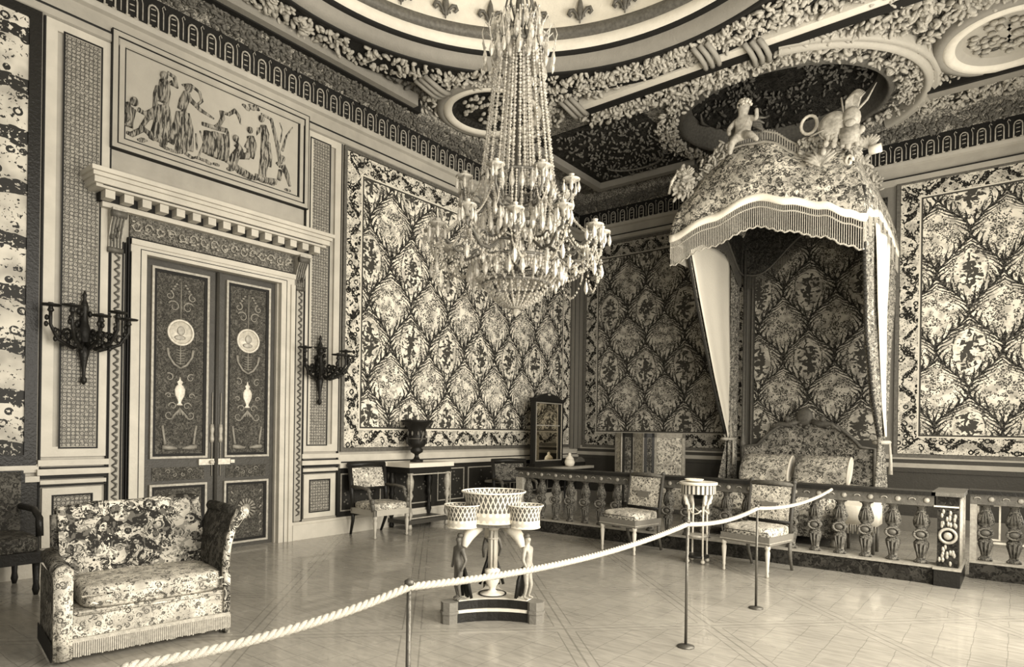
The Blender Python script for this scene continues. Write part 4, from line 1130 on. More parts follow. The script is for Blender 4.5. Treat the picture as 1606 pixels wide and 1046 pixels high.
# tray and baskets
b = MB(); trip(b, .36, .735, .755, cut=.22, bow=-.01); b.build('tray', 'gilt_dull', t)
MB().lathe([(.205, .755), (.215, .76), (.215, .88), (.222, .90), (.235, .97), (.255, 1.0), (.262, 1.005), (.25, 1.0), (.225, .96), (.21, .90), (.205, .77)], 40, cap=False).build('centre_basket', 'openwork_big', t, True)
MB().tube([(.257*cos(2*pi*k/40), .257*sin(2*pi*k/40), 1.003) for k in range(40)], .007, 6, True).build('basket_rim', 'porcelain', t, True)
b = MB(); b.lathe([(.212, .758), (.220, .762), (.220, .768)], 40); b.build('basket_foot', 'porcelain', t, True)
for a in (210, 330, 90):
    a = radians(a); p = Vector((cos(a), sin(a)))*.285
    bk = MB().lathe([(.112, .735), (.118, .74), (.118, .85), (.124, .87), (.14, .905), (.145, .91), (.132, .90), (.112, .85)], 28, cap=False).build('side_basket', 'openwork_small', t, True); bk.location = (p.x, p.y, 0)
    MB().tube([(.142*cos(2*pi*k/28), .142*sin(2*pi*k/28), .91) for k in range(28)], .005, 6, True).build('basket_rim', 'porcelain', bk, True)
    MB().lathe([(.112, .73), (.122, .735), (.122, .742)], 28).build('basket_foot', 'porcelain', bk, True)

# ------------------------------------------------------------------ rope barrier
def barrier_post(x, y, h, lab):
    t = thing('barrier_post', lab, 'barrier post', (x, y, 0), 0, 'thin posts of the rope barrier')
    MB().lathe([(.06, 0), (.06, .008), (.014, .02)], 16).build('base', 'iron', t, True)
    MB().lathe([(.011, .02), (.010, h)], 8).build('pole', 'iron', t, True)
    MB().lathe([(.010, h), (.02, h+.01), (.02, h+.025), (.004, h+.035)], 10).build('finial', 'iron', t, True)
ROPE = [(6.1, -.6, .84), (5.55, .77, .80), (5.63, 1.78, .86), (5.75, 4.28, .86), (5.81, 5.62, .86), (5.96, 7.70, .90)]
for (x, y, z), lab in zip(ROPE[2:5], ('thin rope-barrier post standing in front of the sofa and flower stand', 'thin rope-barrier post in front of the small round table', 'thin rope-barrier post in front of the white chair nearer the bed')):
    barrier_post(x, y, z, lab)
pts = []
for (a, b_) in zip(ROPE[:-1], ROPE[1:]):
    a = Vector(a); b_ = Vector(b_)
    for k in range(40):
        q = k/40; p = a.lerp(b_, q); p.z -= .06*4*q*(1-q)*min(1, (b_-a).length/2); pts.append(p)
pts.append(Vector(ROPE[-1]))
# twisted strands
mb = MB(); L = 0; cum = [0]
for i in range(1, len(pts)): cum.append(cum[-1] + (pts[i]-pts[i-1]).length)
fine = []; n = int(cum[-1]/.012); j = 0
for k in range(n+1):
    s_ = cum[-1]*k/n
    while j < len(cum)-2 and cum[j+1] < s_: j += 1
    q = (s_-cum[j])/max(1e-6, cum[j+1]-cum[j]); fine.append((pts[j].lerp(pts[j+1], q), s_))
for st in range(3):
    path = []
    for i, (p, s_) in enumerate(fine):
        d = (fine[min(i+1, n)][0]-fine[max(i-1, 0)][0]).normalized(); a = d.cross(Vector((0,0,1))).normalized(); u = a.cross(d)
        ph = s_/.085*2*pi + st*2*pi/3; path.append(p + a*.0085*cos(ph) + u*.0085*sin(ph))
    mb.tube(path, .0098, 6)
tag(mb.build('barrier_rope', 'rope_cord', None, True), 'thick twisted pale rope slung across the room on the thin posts', 'rope')
# ------------------------------------------------------------------ balustrade
def baluster_mesh(flat=.6):
    """flat carved baluster with a ring in its middle, local x across, local y depth, 0..0.60 high"""
    prof = [(.050, 0), (.050, .02), (.038, .03), (.030, .05), (.036, .10), (.052, .17), (.054, .21), (.034, .245), (.046, .27), (.056, .30), (.046, .33), (.036, .35), (.056, .39), (.060, .43), (.048, .49), (.030, .55), (.034, .575), (.052, .585), (.052, .60)]
    mb = MB(); mb.lathe([(r*1.02, z) for r, z in prof], 12, (0, 0, 0), 'z', 1, .72); return mb
def baluster(parent, x, y, z, sc=1.0, rot=0):
    if 'bal' not in CACHE:
        o = baluster_mesh().build('baluster', 'baluster_gilt', parent, True)
        r = MB(); r.tube([(.047*cos(2*pi*k/18), -.052, .30+.047*sin(2*pi*k/18)) for k in range(18)], .0125, 6, True)
        r.build('rosette_ring', 'baluster_gilt', o, True)
        r = MB(); r.lathe([(.036, 0), (.030, .010), (.012, .016), (0.001, .017)], 14, (0, -.045, .30), 'y'); r.v = [(a, -.045-(b+.045), c) for a, b, c in r.v]; r.build('rosette', 'gilt_dull', o, True)
        r = MB()
        for k in (-1, 0, 1):
            r.tube([(k*.014, -.036-.008, .06), (k*.024, -.042, .13), (k*.03, -.046, .20)], [.004, .008, .007], 5); r.tube([(k*.024, -.047, .40), (k*.018, -.042, .47), (k*.008, -.030, .53)], [.008, .007, .004], 5)
        r.build('leaf_pattern', 'gilt_dull', o, True)
        o.location = (x, y, z); o.scale = (sc, sc, 1); CACHE['bal'] = o; return o
    c = dup(CACHE['bal'], (x, y, z), rot, parent=parent); c.scale = (sc, sc, 1); return c
CACHE = {}
def balustrade(label, x0, x1, y0, n, end_right=None):
    t = thing('balustrade', label, 'balustrade', (x0, y0, 0))
    L = x1-x0
    b = MB(); b.box(0, L, 0, .22, 0, .165); b.build('plinth', 'plinth_marble', t)
    b = MB(); b.box(0, L, -.01, .23, .165, .185); b.build('plinth_moulding', 'gilt', t)
    b = MB(); b.box(0, L, .02, .20, .785, .895)
    b.build('frieze_rail', 'gilt_dull', t)
    g = MB()
    for k in range(n*2):
        xx = (k+.5)*L/(n*2)
        if k % 2: g.ell((xx, .015, .845), (.03, .012, .03), 4, 8)
        else: g.tube([(xx+.03*cos(q), .014, .842+.02*sin(q)) for q in (0, .8, 1.6, 2.4, 3.14)], .007, 5)
    g.build('scroll_pattern', 'gilt', t, True)
    b = MB(); b.box(-.015, L+.015, -.03, .25, .895, .935); b.build('hand_rail', 'dark_wood', t)
    for k in range(n): baluster(t, (k+.55)*L/n, .11, .185, 1.28)
    return t
ba = balustrade('long gilt balustrade on a dark plinth before the bed, behind the white chairs', 1.55, 6.90, 7.74, 21)
# end pier with its deep return
p = MB(); p.box(5.36, 5.58, -.06, .72, 0, .165); p.build('end_plinth', 'dark_wood', ba)
p = MB(); p.box(5.35, 5.59, -.07, .72, .165, .185); p.build('end_moulding', 'gilt', ba)
MB().box(5.35, 5.56, .0, .03, .785, .80).build('panel_fillet', 'gilt_bright', ba)
p = MB(); p.box(5.38, 5.56, .02, .70, .185, .895); pi_ = p.build('end_pier', 'plinth_marble', ba)
p = MB()
for yy in (.06, .16, .30, .62): p.tube([(5.57, yy, .20), (5.57, yy, .88)], .014, 6)
p.tube([(5.47+.07*cos(2*pi*k/18), .01, .50+.07*sin(2*pi*k/18)) for k in range(18)], .016, 6, True); p.ell((5.47, .01, .50), (.04, .015, .04))
for k in range(30): p.ell((5.47+R.uniform(-.07, .07), .018, R.choice((R.uniform(.22, .40), R.uniform(.60, .78)))), (.015, .01, .028), 4, 6)
p.build('pier_carving_pattern', 'gilt', ba, True)
p = MB(); p.box(5.33, 5.60, -.03, .74, .897, .937); p.build('end_rail', 'gilt_dull', ba)
p = MB(); p.box(-.02, .10, 0, .22, .185, .785); p.build('left_pier', 'gilt', ba)
bb_ = balustrade('short gilt balustrade section set back beyond the end pier, beneath the bright silk', 7.17, 8.38, 8.36, 5)
# gilt door hinge frame of the barrier gate standing in the opening
p = MB(); p.frame('y', .16, .02, .06, .26, .40, .78, .016); p.box(0, 1.2, .10, .12, .37, .39); p.build('gate_frame', 'gilt_bright', bb_)
p = MB(); p.box(0, .06, .02, .20, .185, .785); p.build('left_pier', 'gilt', bb_)

# ------------------------------------------------------------------ bed
bd = thing('bed', 'state bed with embroidered coverlet and arched headboard under the canopy', 'bed', (4.75, 10.5, 0))
b = MB(); b.box(-.98, .98, -1.25, 1.15, .12, .40); b.build('bed_frame', 'dark_floral', bd)
b = MB(); cushion(b, -.99, .99, -1.27, 1.15, .34, .74); b.build('coverlet', 'pillow_floral', bd, True)
for sx_ in (-.9, .9):
    for sy_ in (-1.15, 1.05): MB().lathe([(.03, 0), (.05, .03), (.035, .07), (.05, .13)], 10, (sx_, sy_, 0)).build('foot', 'gilt', bd, True)
hb = [(-1.08, .5), (-1.08, 1.28), (-.82, 1.30), (-.68, 1.46), (-.52, 1.60), (-.30, 1.70), (0, 1.72), (.30, 1.70), (.52, 1.60), (.68, 1.46), (.82, 1.30), (1.02, 1.28), (1.02, .5)]
b = MB(); b.prism(hb, 1.14, 1.20, 'y'); b.build('headboard', 'headboard_silk', bd)
b = MB(); b.tube([(x, 1.13, z) for x, z in hb], .03, 8); b.build('headboard_frame', 'gilt_dull', bd, True)
b = MB()
b.ell((-.04, 1.13, 1.80), (.13, .05, .16), 8, 12)
for s_ in (-1, 1):
    b.tube([(-.04+s_*.12, 1.13, 1.72), (-.04+s_*.25, 1.12, 1.66), (-.04+s_*.42, 1.12, 1.68), (-.04+s_*.56, 1.12, 1.56)], [.05, .05, .04, .02], 8); b.ell((-.04+s_*.28, 1.12, 1.76), (.05, .05, .06))
for k in range(20): b.ell((R.uniform(-.6, .5), 1.12, 1.62+.05*R.random()), (.04, .03, .03), 4, 6)
b.build('crest_carving', 'gilt_dull', bd, True)
def pillow(x, lab):
    t = thing('pillow', lab, 'pillow', (x, 11.02, .72), 0, 'floral cushions at the head of the bed')
    b = MB()
    def f(u, v):
        a = u*2*pi; w = .38; px_ = (v*2-1)
        r = 1-.10*abs(px_)**6; yy = .30*cos(a)*r; zz = .13*sin(a)*r
        if yy > 0: yy *= .9
        rot = radians(48); return (px_*w, yy*cos(rot)-zz*sin(rot)+.02, .22+yy*sin(rot)+zz*cos(rot))
    b.grid(f, 24, 10); b.build('body', 'pillow_floral', t, True)
    for s_ in (-1, 1):
        e = MB(); pts_ = [f(k/24, .5+s_*.5) for k in range(24)]; n = len(e.v); e.add(pts_, [tuple(range(24)) if s_ < 0 else tuple(range(24))[::-1]])
        e.tube(pts_, .018, 6, True); e.build('end_gusset', 'silk_white' if s_ > 0 else 'dark_floral', t, True)
pillow(4.27, 'floral cushion at the bed head just above the white chair crossed by the rope'); pillow(5.14, 'floral cushion at the bed head, farther from the folding screen than its twin')
t = thing('stool', 'stool under a white tasselled cloth glimpsed between the balusters', 'stool', (5.98, 9.25, 0))
b = MB(); cushion(b, -.20, .22, -.18, .2, .40, .72); b.box(-.20, .22, -.19, .2, .36, .60); b.build('cloth', 'silk_white', t, True)
b = MB()
for k in range(15): x = -.19+k*.028; b.tube([(x, -.195, .37), (x, -.195, .28-.03*(k % 2))], [.006, .012], 5)
b.build('tassels', 'fringe_light', t, True)
for sx_ in (-.16, .17):
    for sy_ in (-.14, .15): MB().lathe([(.02, 0), (.025, .36)], 8, (sx_, sy_, 0)).build('leg', 'gilt_dull', t, True)

# ------------------------------------------------------------------ canopy
ca_ = thing('bed_canopy', 'tall carved and fringed bed canopy crowned by a cherub, with long side curtains', 'bed canopy', (0, 0, 0))
X0, X1, Y0, Y1 = 3.45, 6.03, 8.95, 11.80
def interp(tab, u):
    for (a, va), (b_, vb) in zip(tab[:-1], tab[1:]):
        if u <= b_:
            q = (u-a)/(b_-a); q = q*q*(3-2*q) if len(tab) > 2 else q; return va+(vb-va)*q
    return tab[-1][1]
ZB = [(0, 4.45), (1, 4.40), (1.25, 4.56), (1.5, 4.72), (1.66, 4.58), (1.82, 4.45), (1.93, 4.30), (2, 4.22), (2.1, 4.38), (2.4, 4.55), (2.7, 4.52), (3, 4.40)]
ZT = [(0, 5.25), (1, 5.20), (1.15, 5.42), (1.3, 5.62), (1.5, 5.58), (1.75, 5.25), (1.9, 5.22), (2, 5.22), (2.5, 5.30), (3, 5.35)]
def path(s, ins=0.):
    if s <= 1: p = (X0, Y1+(Y0-Y1)*s)
    elif s <= 2:
        u = s-1; p = (X0+(X1-X0)*u, Y0-.10*sin(u*pi))
    else: p = (X1, Y0+(Y1-Y0)*(s-2))
    cx, cy = 4.74, 10.9
    return (p[0]+(cx-p[0])*ins, p[1]+(cy-p[1])*ins*.8)
def can(s, v):
    """v 0 bottom -> 1 top, swelling outward at the bottom like a bell"""
    ins = .20*v**1.1 - .035*sin(v*pi)
    x, y = path(s, ins); z = interp(ZB, s)+(interp(ZT, s)-interp(ZB, s))*v
    w = .018*sin(s*26)*(1-v)
    return (x, min(y, Y1)+w*(1 if 1 < s < 2 else 0), z)
b = MB(); b.grid(lambda u, v: can(u*3, v), 150, 14); b.build('pelmet', 'canopy_floral', ca_, True, solid=.03)
b = MB()
for dz in (0,):
    b.grid(lambda u, v: (lambda q: (q[0]-.0, q[1]-.012, q[2]-.06+.10*v))(can(u*3, 0)), 150, 2)
ba2 = b.build('galloon', 'silk_white', ca_, True, solid=.035)
b = MB(); N = 300
for k in range(N):
    s = 3*(k+.5)/N; q = can(s, 0); L = .35 if 1 <= s <= 2 else .26
    e = .5+.5*abs(sin(s*40)); zb = q[2]-.05-L; r = .0045
    b.box(q[0]-r, q[0]+r, q[1]-r-.012, q[1]+r-.012, zb, q[2]-.05)
b.tube([(lambda q: (q[0], q[1]-.012, q[2]-.05-.09))(can(1+k/90, 0)) for k in range(91)], .010, 5)
b.tube([(lambda q: (q[0], q[1]-.012, q[2]-.05-.36+.012*sin(k*1.7)))(can(1+k/90, 0)) for k in range(91)], .012, 5)
b.build('fringe', 'fringe_light', ca_)
# roof and crown mouldings
b = MB(); b.grid(lambda u, v: (lambda q: (q[0]+(4.74-q[0])*v, q[1]+(Y1-q[1])*v*.6, q[2]+.12*sin(v*pi/2)))(can(u*3, 1)), 90, 6); b.build('tester', 'canopy_inner', ca_, True)
b = MB()
for lo_, hi_, mat_ in ((0.0, 0.0, 0),):
    b.tube([tuple(Vector(can(k/40*3, 1)) + Vector((0, -.01, .0))) for k in range(41)], .026, 8)
    b.tube([tuple(Vector(can(k/40*3, 1)) + Vector((0, -.0, .15))) for k in range(41)], .014, 8)
b.build('crown_moulding', 'gilt', ca_, True)
b = MB()
for k in range(130):
    s = .9+2.1*k/130; q = Vector(can(s, 1)); b.box(q.x-.006, q.x+.006, q.y-.01, q.y+.004, q.z+.03, q.z+.17)
b.build('crown_gallery', 'gilt', ca_)
# leaves and flowers along the crown
g = MB(); pp = []
for k in range(420):
    s = R.choice((R.uniform(.8, 1.28), R.uniform(1.72, 2.15), R.uniform(1.9, 3))); q = can(s, 1)
    pp.append((q[0]+R.uniform(-.06, .06), q[1]+R.uniform(-.08, .05), q[2]+.02+.22*R.random()**1.5))
blobs(g, pp, .055, elong=1.8)
for k in range(60): pp.append((3.6+R.uniform(-.12, .14), 8.98+R.uniform(-.05, .08), 5.0+.42*R.random()))
blobs(g, pp[-60:], .06, elong=2)
def palm(cx, cy, cz, h, n=7, sp=1.2):
    for k in range(n):
        a = (k/(n-1)-.5)*sp; g.tube([(cx, cy, cz), (cx+sin(a)*h*.6, cy-.03, cz+cos(a)*h*.6), (cx+sin(a*1.5)*h, cy-.05, cz+cos(a)*h)], [.012, .03, .008], 6)
palm(3.66, 9.0, 5.26, .15, 9, 2.2); palm(3.56, 9.0, 5.10, .12, 9, 2.2); palm(6.04, 9.05, 5.12, .14, 9, 2.2); palm(5.5, 9.0, 5.0, .2, 9, 2.)
g.build('crown_leaves', 'plaster_leaf', ca_, True)
g = MB()
for s0, sgn in ((1.02, 1), (1.78, -1), (1.98, 1)):
    q = Vector(can(s0, .8)); g.tube([q + Vector((.05*sgn*cos(k*.7)*(1-k/14), -.03, .09*(1-k/14)*sin(k*.7))) for k in range(11)], .022, 7)
# wreath ring and bow on top
g.tube([(5.33+.10*cos(2*pi*k/16), 9.1, 5.62+.12*sin(2*pi*k/16)) for k in range(16)], .022, 7, True)
g.tube([(3.40, 8.98, 5.08), (3.46, 8.96, 5.25), (3.56, 8.95, 5.38)], [.02, .03, .012], 6)
g.build('scroll_ornament', 'gilt_bright', ca_, True)
# cherub
cx, cy, cz = 4.50, 8.98, 5.62
jj = [(0, 0, 0), (0, -.01, .12), (0, -.01, .24), (0, -.02, .31), (.01, -.03, .40), (.02, -.03, .48),
      (-.10, -.02, .25), (-.19, -.05, .16), (-.16, -.10, .05), (.11, -.02, .25), (.20, -.06, .20), (.21, -.10, .33),
      (-.06, -.10, -.01), (-.09, -.20, -.12), (-.12, -.19, -.27), (.07, -.10, 0), (.17, -.2, -.06), (.27, -.2, -.17)]
ee = [(0,1),(1,2),(2,3),(3,4),(4,5),(2,6),(6,7),(7,8),(2,9),(9,10),(10,11),(0,12),(12,13),(13,14),(0,15),(15,16),(16,17)]
rr = [.10, .10, .09, .05, .095, .08, .045, .035, .025, .045, .035, .025, .065, .05, .03, .065, .05, .03]
ch_ = skinfig('cherub_figure', [(a+cx, b_+cy, c+cz) for a, b_, c in jj], ee, rr, 'plaster_leaf', ca_, 2)
g = MB()
for k in range(40):
    a = R.uniform(0, 2*pi); e_ = R.uniform(-.2, 1.4); g.ell((cx+.02+.085*cos(a)*cos(e_), cy-.02+.085*sin(a)*cos(e_), cz+.44+.09*sin(e_)), (.026, .026, .026), 4, 6)
g.build('cherub_curls', 'gilt_bright', ch_, True)
g = MB()
for s_ in (-1, 1):
    for k in range(5): g.tube([(cx+s_*.05, cy+.06, cz+.22), (cx+s_*(.15+.02*k), cy+.12, cz+.30-.05*k), (cx+s_*(.27-.02*k), cy+.12, cz+.26-.07*k)], [.02, .028, .008], 6)
g.build('cherub_wing', 'gilt_dull', ch_, True)
g = MB(); g.ell((cx-.03, cy-.105, cz+.43), (.012, .012, .02)); g.ell((cx+.035, cy-.105, cz+.43), (.012, .012, .02)); g.build('cherub_eyes', 'dark_line', ch_, True)
# trophy of arms : shield, helmet with plume, spear
g = MB(); tx, ty, tz = 5.70, 8.95, 5.42
g.lathe([(.17, 0), (.175, -.02), (.15, -.05), (.09, -.075), (.0, -.08)], 24, (tx-.04, ty, tz+.03), 'y')
g.tube([(tx-.04+.17*cos(2*pi*k/24), ty-.01, tz+.03+.17*sin(2*pi*k/24)) for k in range(24)], .016, 6, True)
g.ell((tx+.17, ty-.02, tz+.06), (.11, .09, .15), 8, 12); g.ell((tx+.17, ty-.10, tz-.02), (.07, .03, .05))
g.box(tx+.06, tx+.27, ty-.08, ty+.05, tz-.26, tz-.05)
for k in range(12): g.tube([(tx+.10+.012*k, ty, tz+.18), (tx+.11+.014*k, ty-.02, tz+.30+.05*sin(k/11*pi)), (tx+.14+.016*k, ty, tz+.36+.06*sin(k/11*pi))], [.012, .018, .01], 5)
g.tube([(tx+.10, ty-.02, tz), (tx+.05, ty-.02, tz+.36)], .012, 6); g.tube([(tx+.16, ty, tz+.10), (tx+.34, ty, tz+.26), (tx+.44, ty, tz+.44)], [.018, .014, .005], 6); g.tube([(tx-.3, ty-.06, tz-.05), (tx+.2, ty-.06, tz+.08)], .014, 6)
for k in range(26): g.ell((tx+R.uniform(-.15, .3), ty-.04, tz-.3+.25*R.random()), (.04, .03, .05), 4, 6)
g.build('trophy_of_arms', 'plaster_leaf', ca_, True)
g = MB(); g.tube([(tx+.36, 9.0, 5.05), (tx+.5, 9.0, 5.06)], .055, 12); g.build('bow_knot', 'marble_white', ca_, True)
# inner valance
ZI = [(0, 4.50), (.3, 4.72), (.62, 4.80), (1, 4.35), (1.1, 4.32), (1.5, 4.95), (2, 4.42)]
def inner(u, v):   # from the front-left corner back along the left side and across the back
    if u < 1: x, y = X0+.16, Y0+.25+(Y1-.2-Y0-.25)*u
    else: x, y = X0+.16+(X1-X0-.3)*(u-1), Y1-.12
    zb = interp(ZI, u); return (x, y, zb+(5.30-zb)*v)
b = MB(); b.grid(lambda u, v: inner(u*2, v), 60, 6); b.build('inner_valance', 'canopy_inner', ca_, True, solid=.02)
b = MB()
for k in range(170):
    q = inner(2*(k+.5)/170, 0); b.box(q[0]-.005, q[0]+.005, q[1]-.005, q[1]+.005, q[2]-.22, q[2])
b.tube([tuple(Vector(inner(2*k/60, 0)) + Vector((.02, -.02, .01))) for k in range(61)], .018, 6)
b.build('inner_fringe', 'gilt_dull', ca_)
# embroidered back cloth
tapestry('bed_backcloth', 'x', 3.80, 5.80, 1.4, 5.0, 4.72, .44, .02)  # ground tone lowered to put the shadow inside the bed into the cloth
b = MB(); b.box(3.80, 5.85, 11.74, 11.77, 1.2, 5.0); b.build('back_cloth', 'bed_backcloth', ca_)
b = MB(); b.frame('y', 11.74, .03, 3.77, 5.88, 1.22, 5.0, .03); b.build('back_cloth_frame', 'gilt_dull', ca_)
b = MB()
for x_ in (3.66,): b.lathe([(.035, .0), (.05, .1), (.04, .9), (.05, 1.25), (.06, 1.3), (.045, 1.4), (.028, 1.5), (.026, 4.8)], 12, (x_, 11.66, 0))
b.build('bed_post', 'gilt_dull', ca_, True)
# curtains
def interp3(tab, v):
    for (a, pa), (b_, pb) in zip(tab[:-1], tab[1:]):
        if v <= b_ + 1e-9: q = (v-a)/(b_-a); return tuple(pa[i]+(pb[i]-pa[i])*q for i in range(len(pa)))
    return tab[-1][1]
def curtain(name, mat, xc, tab, nf, amp, par=None, off=0., lab=None, thick=.012):
    """tab rows: v -> (y0, y1, z, x)"""
    b = MB()
    def f(u, v):
        y0, y1, z, x = interp3(tab, v); w = abs(y1-y0)
        a = amp*min(1, .25+w/1.5)
        return (x+off+a*sin(u*nf*2*pi+.6*sin(v*5)), y0+(y1-y0)*u+.15*a*cos(u*nf*2*pi), z)
    b.grid(f, max(20, nf*10), 36); return b.build(name, mat, par or ca_, True, solid=thick, label=lab)
# left: white lined panel drawn back to the tie, then the plain rear fall
tabL = [(0, (9.25, 11.20, 4.60, 3.50)), (.3, (9.80, 11.22, 3.55, 3.50)), (.6, (10.45, 11.30, 2.45, 3.50)), (.85, (11.15, 11.42, 1.50, 3.49)), (.9, (11.28, 11.45, 1.36, 3.49)), (1, (10.9, 11.5, .5, 3.46))]
cl = curtain('left_curtain', 'curtain_floral', 3.5, tabL, 5, .03)
tabLL = [(0, (9.32, 11.16, 4.58, 3.50)), (.3, (9.88, 11.18, 3.55, 3.50)), (.6, (10.52, 11.26, 2.45, 3.50)), (.88, (11.17, 11.38, 1.52, 3.49)), (1, (11.22, 11.36, 1.42, 3.49))]
curtain('curtain_lining', 'silk_white', 3.5, tabLL, 2, .006, cl, .055, 'white silk lining')
tabLR = [(0, (11.22, 11.66, 4.8, 3.55)), (1, (11.22, 11.70, .3, 3.55))]
curtain('left_rear_curtain', 'curtain_floral', 3.5, tabLR, 3, .035)
tabR = [(0, (9.02, 11.70, 4.62, 6.0)), (.25, (9.10, 11.60, 3.7, 6.0)), (.5, (9.30, 11.3, 2.8, 6.0)), (.72, (9.75, 10.9, 1.95, 6.02)), (.86, (10.22, 10.62, 1.45, 6.03)), (.9, (10.24, 10.60, 1.36, 6.03)), (1, (9.8, 10.9, .35, 6.05))]
cr_ = curtain('right_curtain', 'curtain_floral', 6.0, tabR, 7, .045)
tabRL = [(0, (9.55, 10.75, 4.30, 6.0)), (.4, (9.75, 10.50, 3.3, 6.0)), (.8, (10.15, 10.45, 1.9, 6.02)), (1, (10.35, 10.46, 1.48, 6.03))]
curtain('curtain_lining', 'silk_white', 6.0, tabRL, 2, .02, cr_, .06, 'white silk lining')
b = MB()
for k in range(60):
    v = k/60*.86; y0, y1, z, x = interp3(tabR, v); b.ell((x+.01, y0-.01, z), (.025, .022, .028), 4, 6)
b.build('curtain_edge', 'fringe_dark', cr_, True)
b = MB(); b.tube([(interp3(tabL, v/20)[3]+.03, interp3(tabL, v/20)[0]-.02, interp3(tabL, v/20)[2]) for v in range(18)], .022, 6); b.build('curtain_edge', 'fringe_dark', cl, True)
for (yy, x_, par_) in ((11.37, 3.49, cl), (10.42, 6.04, cr_)):
    b = MB(); b.tube([(x_+.09*cos(2*pi*k/16), yy+.15*sin(2*pi*k/16), 1.40) for k in range(16)], .03, 8, True)
    b.tube([(x_+.10, yy-.02, 1.38), (x_+.12, yy-.05, 1.15), (x_+.12, yy-.06, .95)], [.015, .02, .03], 8); b.build('tie_back', 'fringe_light', par_, True)

# ------------------------------------------------------------------ chandelier
HX, HY = 4.02, 4.5
cd = thing('chandelier', 'great crystal chandelier with two tiers of candle arms hung on a chain', 'chandelier', (HX, HY, 0))
b = MB()
z = 5.42
while z < 7.97:
    r_ = .035; ax_ = int(z*100) % 2
    b.tube([((r_*cos(2*pi*k/10)) if ax_ else 0, 0 if ax_ else r_*cos(2*pi*k/10), z+.05*sin(2*pi*k/10)) for k in range(10)], .009, 6, True); z += .083
b.build('chain', 'bronze', cd, True)
def bead(mb, p, r, e=1.0, n=6): mb.lathe([(.001, -r*e), (r, 0), (.001, r*e)], n, p, cap=False)
def strand(mb, p0, p1, r, sag=0., step=None):
    p0 = Vector(p0); p1 = Vector(p1); L = (p1-p0).length; step = step or r*2.05; n = max(2, int(L/step))
    for k in range(n+1):
        q = k/n; p = p0.lerp(p1, q); p.z -= sag*4*q*(1-q); bead(mb, p, r*(1+.25*(k % 2)), 1.15)
def pendant(mb, p, s): mb.lathe([(.001, .0), (.010*s, -.02*s), (.022*s, -.07*s), (.014*s, -.10*s), (.001, -.12*s)], 6, p, cap=False); bead(mb, (p[0], p[1], p[2]+.012*s), .011*s)
# crown
b = MB()
for k in range(8):
    a = 2*pi*k/8; c_, s_ = cos(a), sin(a); b.tube([(.02*c_, .02*s_, 5.44), (.10*c_, .10*s_, 5.40), (.13*c_, .13*s_, 5.26), (.07*c_, .07*s_, 5.14), (.12*c_, .12*s_, 5.02), (.22*c_, .22*s_, 5.0), (.25*c_, .25*s_, 5.10)], .010, 6)
b.tube([(.20*cos(2*pi*k/24), .20*sin(2*pi*k/24), 4.90) for k in range(24)], .016, 6, True); b.lathe([(.03, 4.9), (.05, 5.0), (.03, 5.1), (.04, 5.3), (.02, 5.44)], 10)
b.build('crown', 'gilt_dull', cd, True)
b = MB()
for k in range(14):
    a = 2*pi*k/14; c_, s_ = cos(a), sin(a)
    for q in range(5): pendant(b, (.21*c_+R.uniform(-.03,.03), .21*s_+R.uniform(-.03,.03), 5.16-.07*q+R.uniform(-.02,.02)), 1.3)
    strand(b, (.12*c_, .12*s_, 5.22), (.25*cos(a+.45), .25*sin(a+.45), 5.02), .011, .05)
    b.tube([(.22*c_, .22*s_, 5.0), (.31*c_, .31*s_, 5.10), (.34*c_, .34*s_, 5.0), (.31*c_, .31*s_, 4.86)], .006, 5); pendant(b, (.31*c_, .31*s_, 4.86), 1.1)
b.build('crown_crystals', 'crystal', cd)
# long bell of bead strands
bs0 = None
for k in range(22):
    a = 2*pi*k/22; b = MB(); pts_ = []
    n = 42
    for j in range(n+1):
        q = j/n; r = .20+.13*q; p = (r*cos(a), r*sin(a), 4.88-1.16*q-.02*sin(q*pi)); bead(b, p, .012 if (j+k) % 3 else .018, 1.1)
    b.build('bead_strand', 'crystal', cd)
b = MB()
for k in range(9):
    a = 2*pi*k/9+.2; strand(b, (.08*cos(a), .08*sin(a), 4.95), (.16*cos(a), .16*sin(a), 3.75), .017)
b.build('inner_strands', 'crystal', cd)
b = MB(); b.lathe([(.014, 2.9), (.03, 3.0), (.05, 3.15), (.03, 3.3), (.045, 3.5), (.025, 3.7), (.03, 4.9)], 10)
for r_, z_ in ((.33, 3.72), (.30, 3.30), (.42, 2.98), (.30, 2.80)): b.tube([(r_*cos(2*pi*k/36), r_*sin(2*pi*k/36), z_) for k in range(36)], .012, 6, True)
for k in range(8): a = 2*pi*k/8; b.tube([(.04*cos(a), .04*sin(a), 3.5), (.2*cos(a), .2*sin(a), 3.52), (.33*cos(a), .33*sin(a), 3.72)], .009, 6); b.tube([(.04*cos(a), .04*sin(a), 2.92), (.42*cos(a), .42*sin(a), 2.98)], .009, 6)
b.build('frame', 'gilt_dull', cd, True)
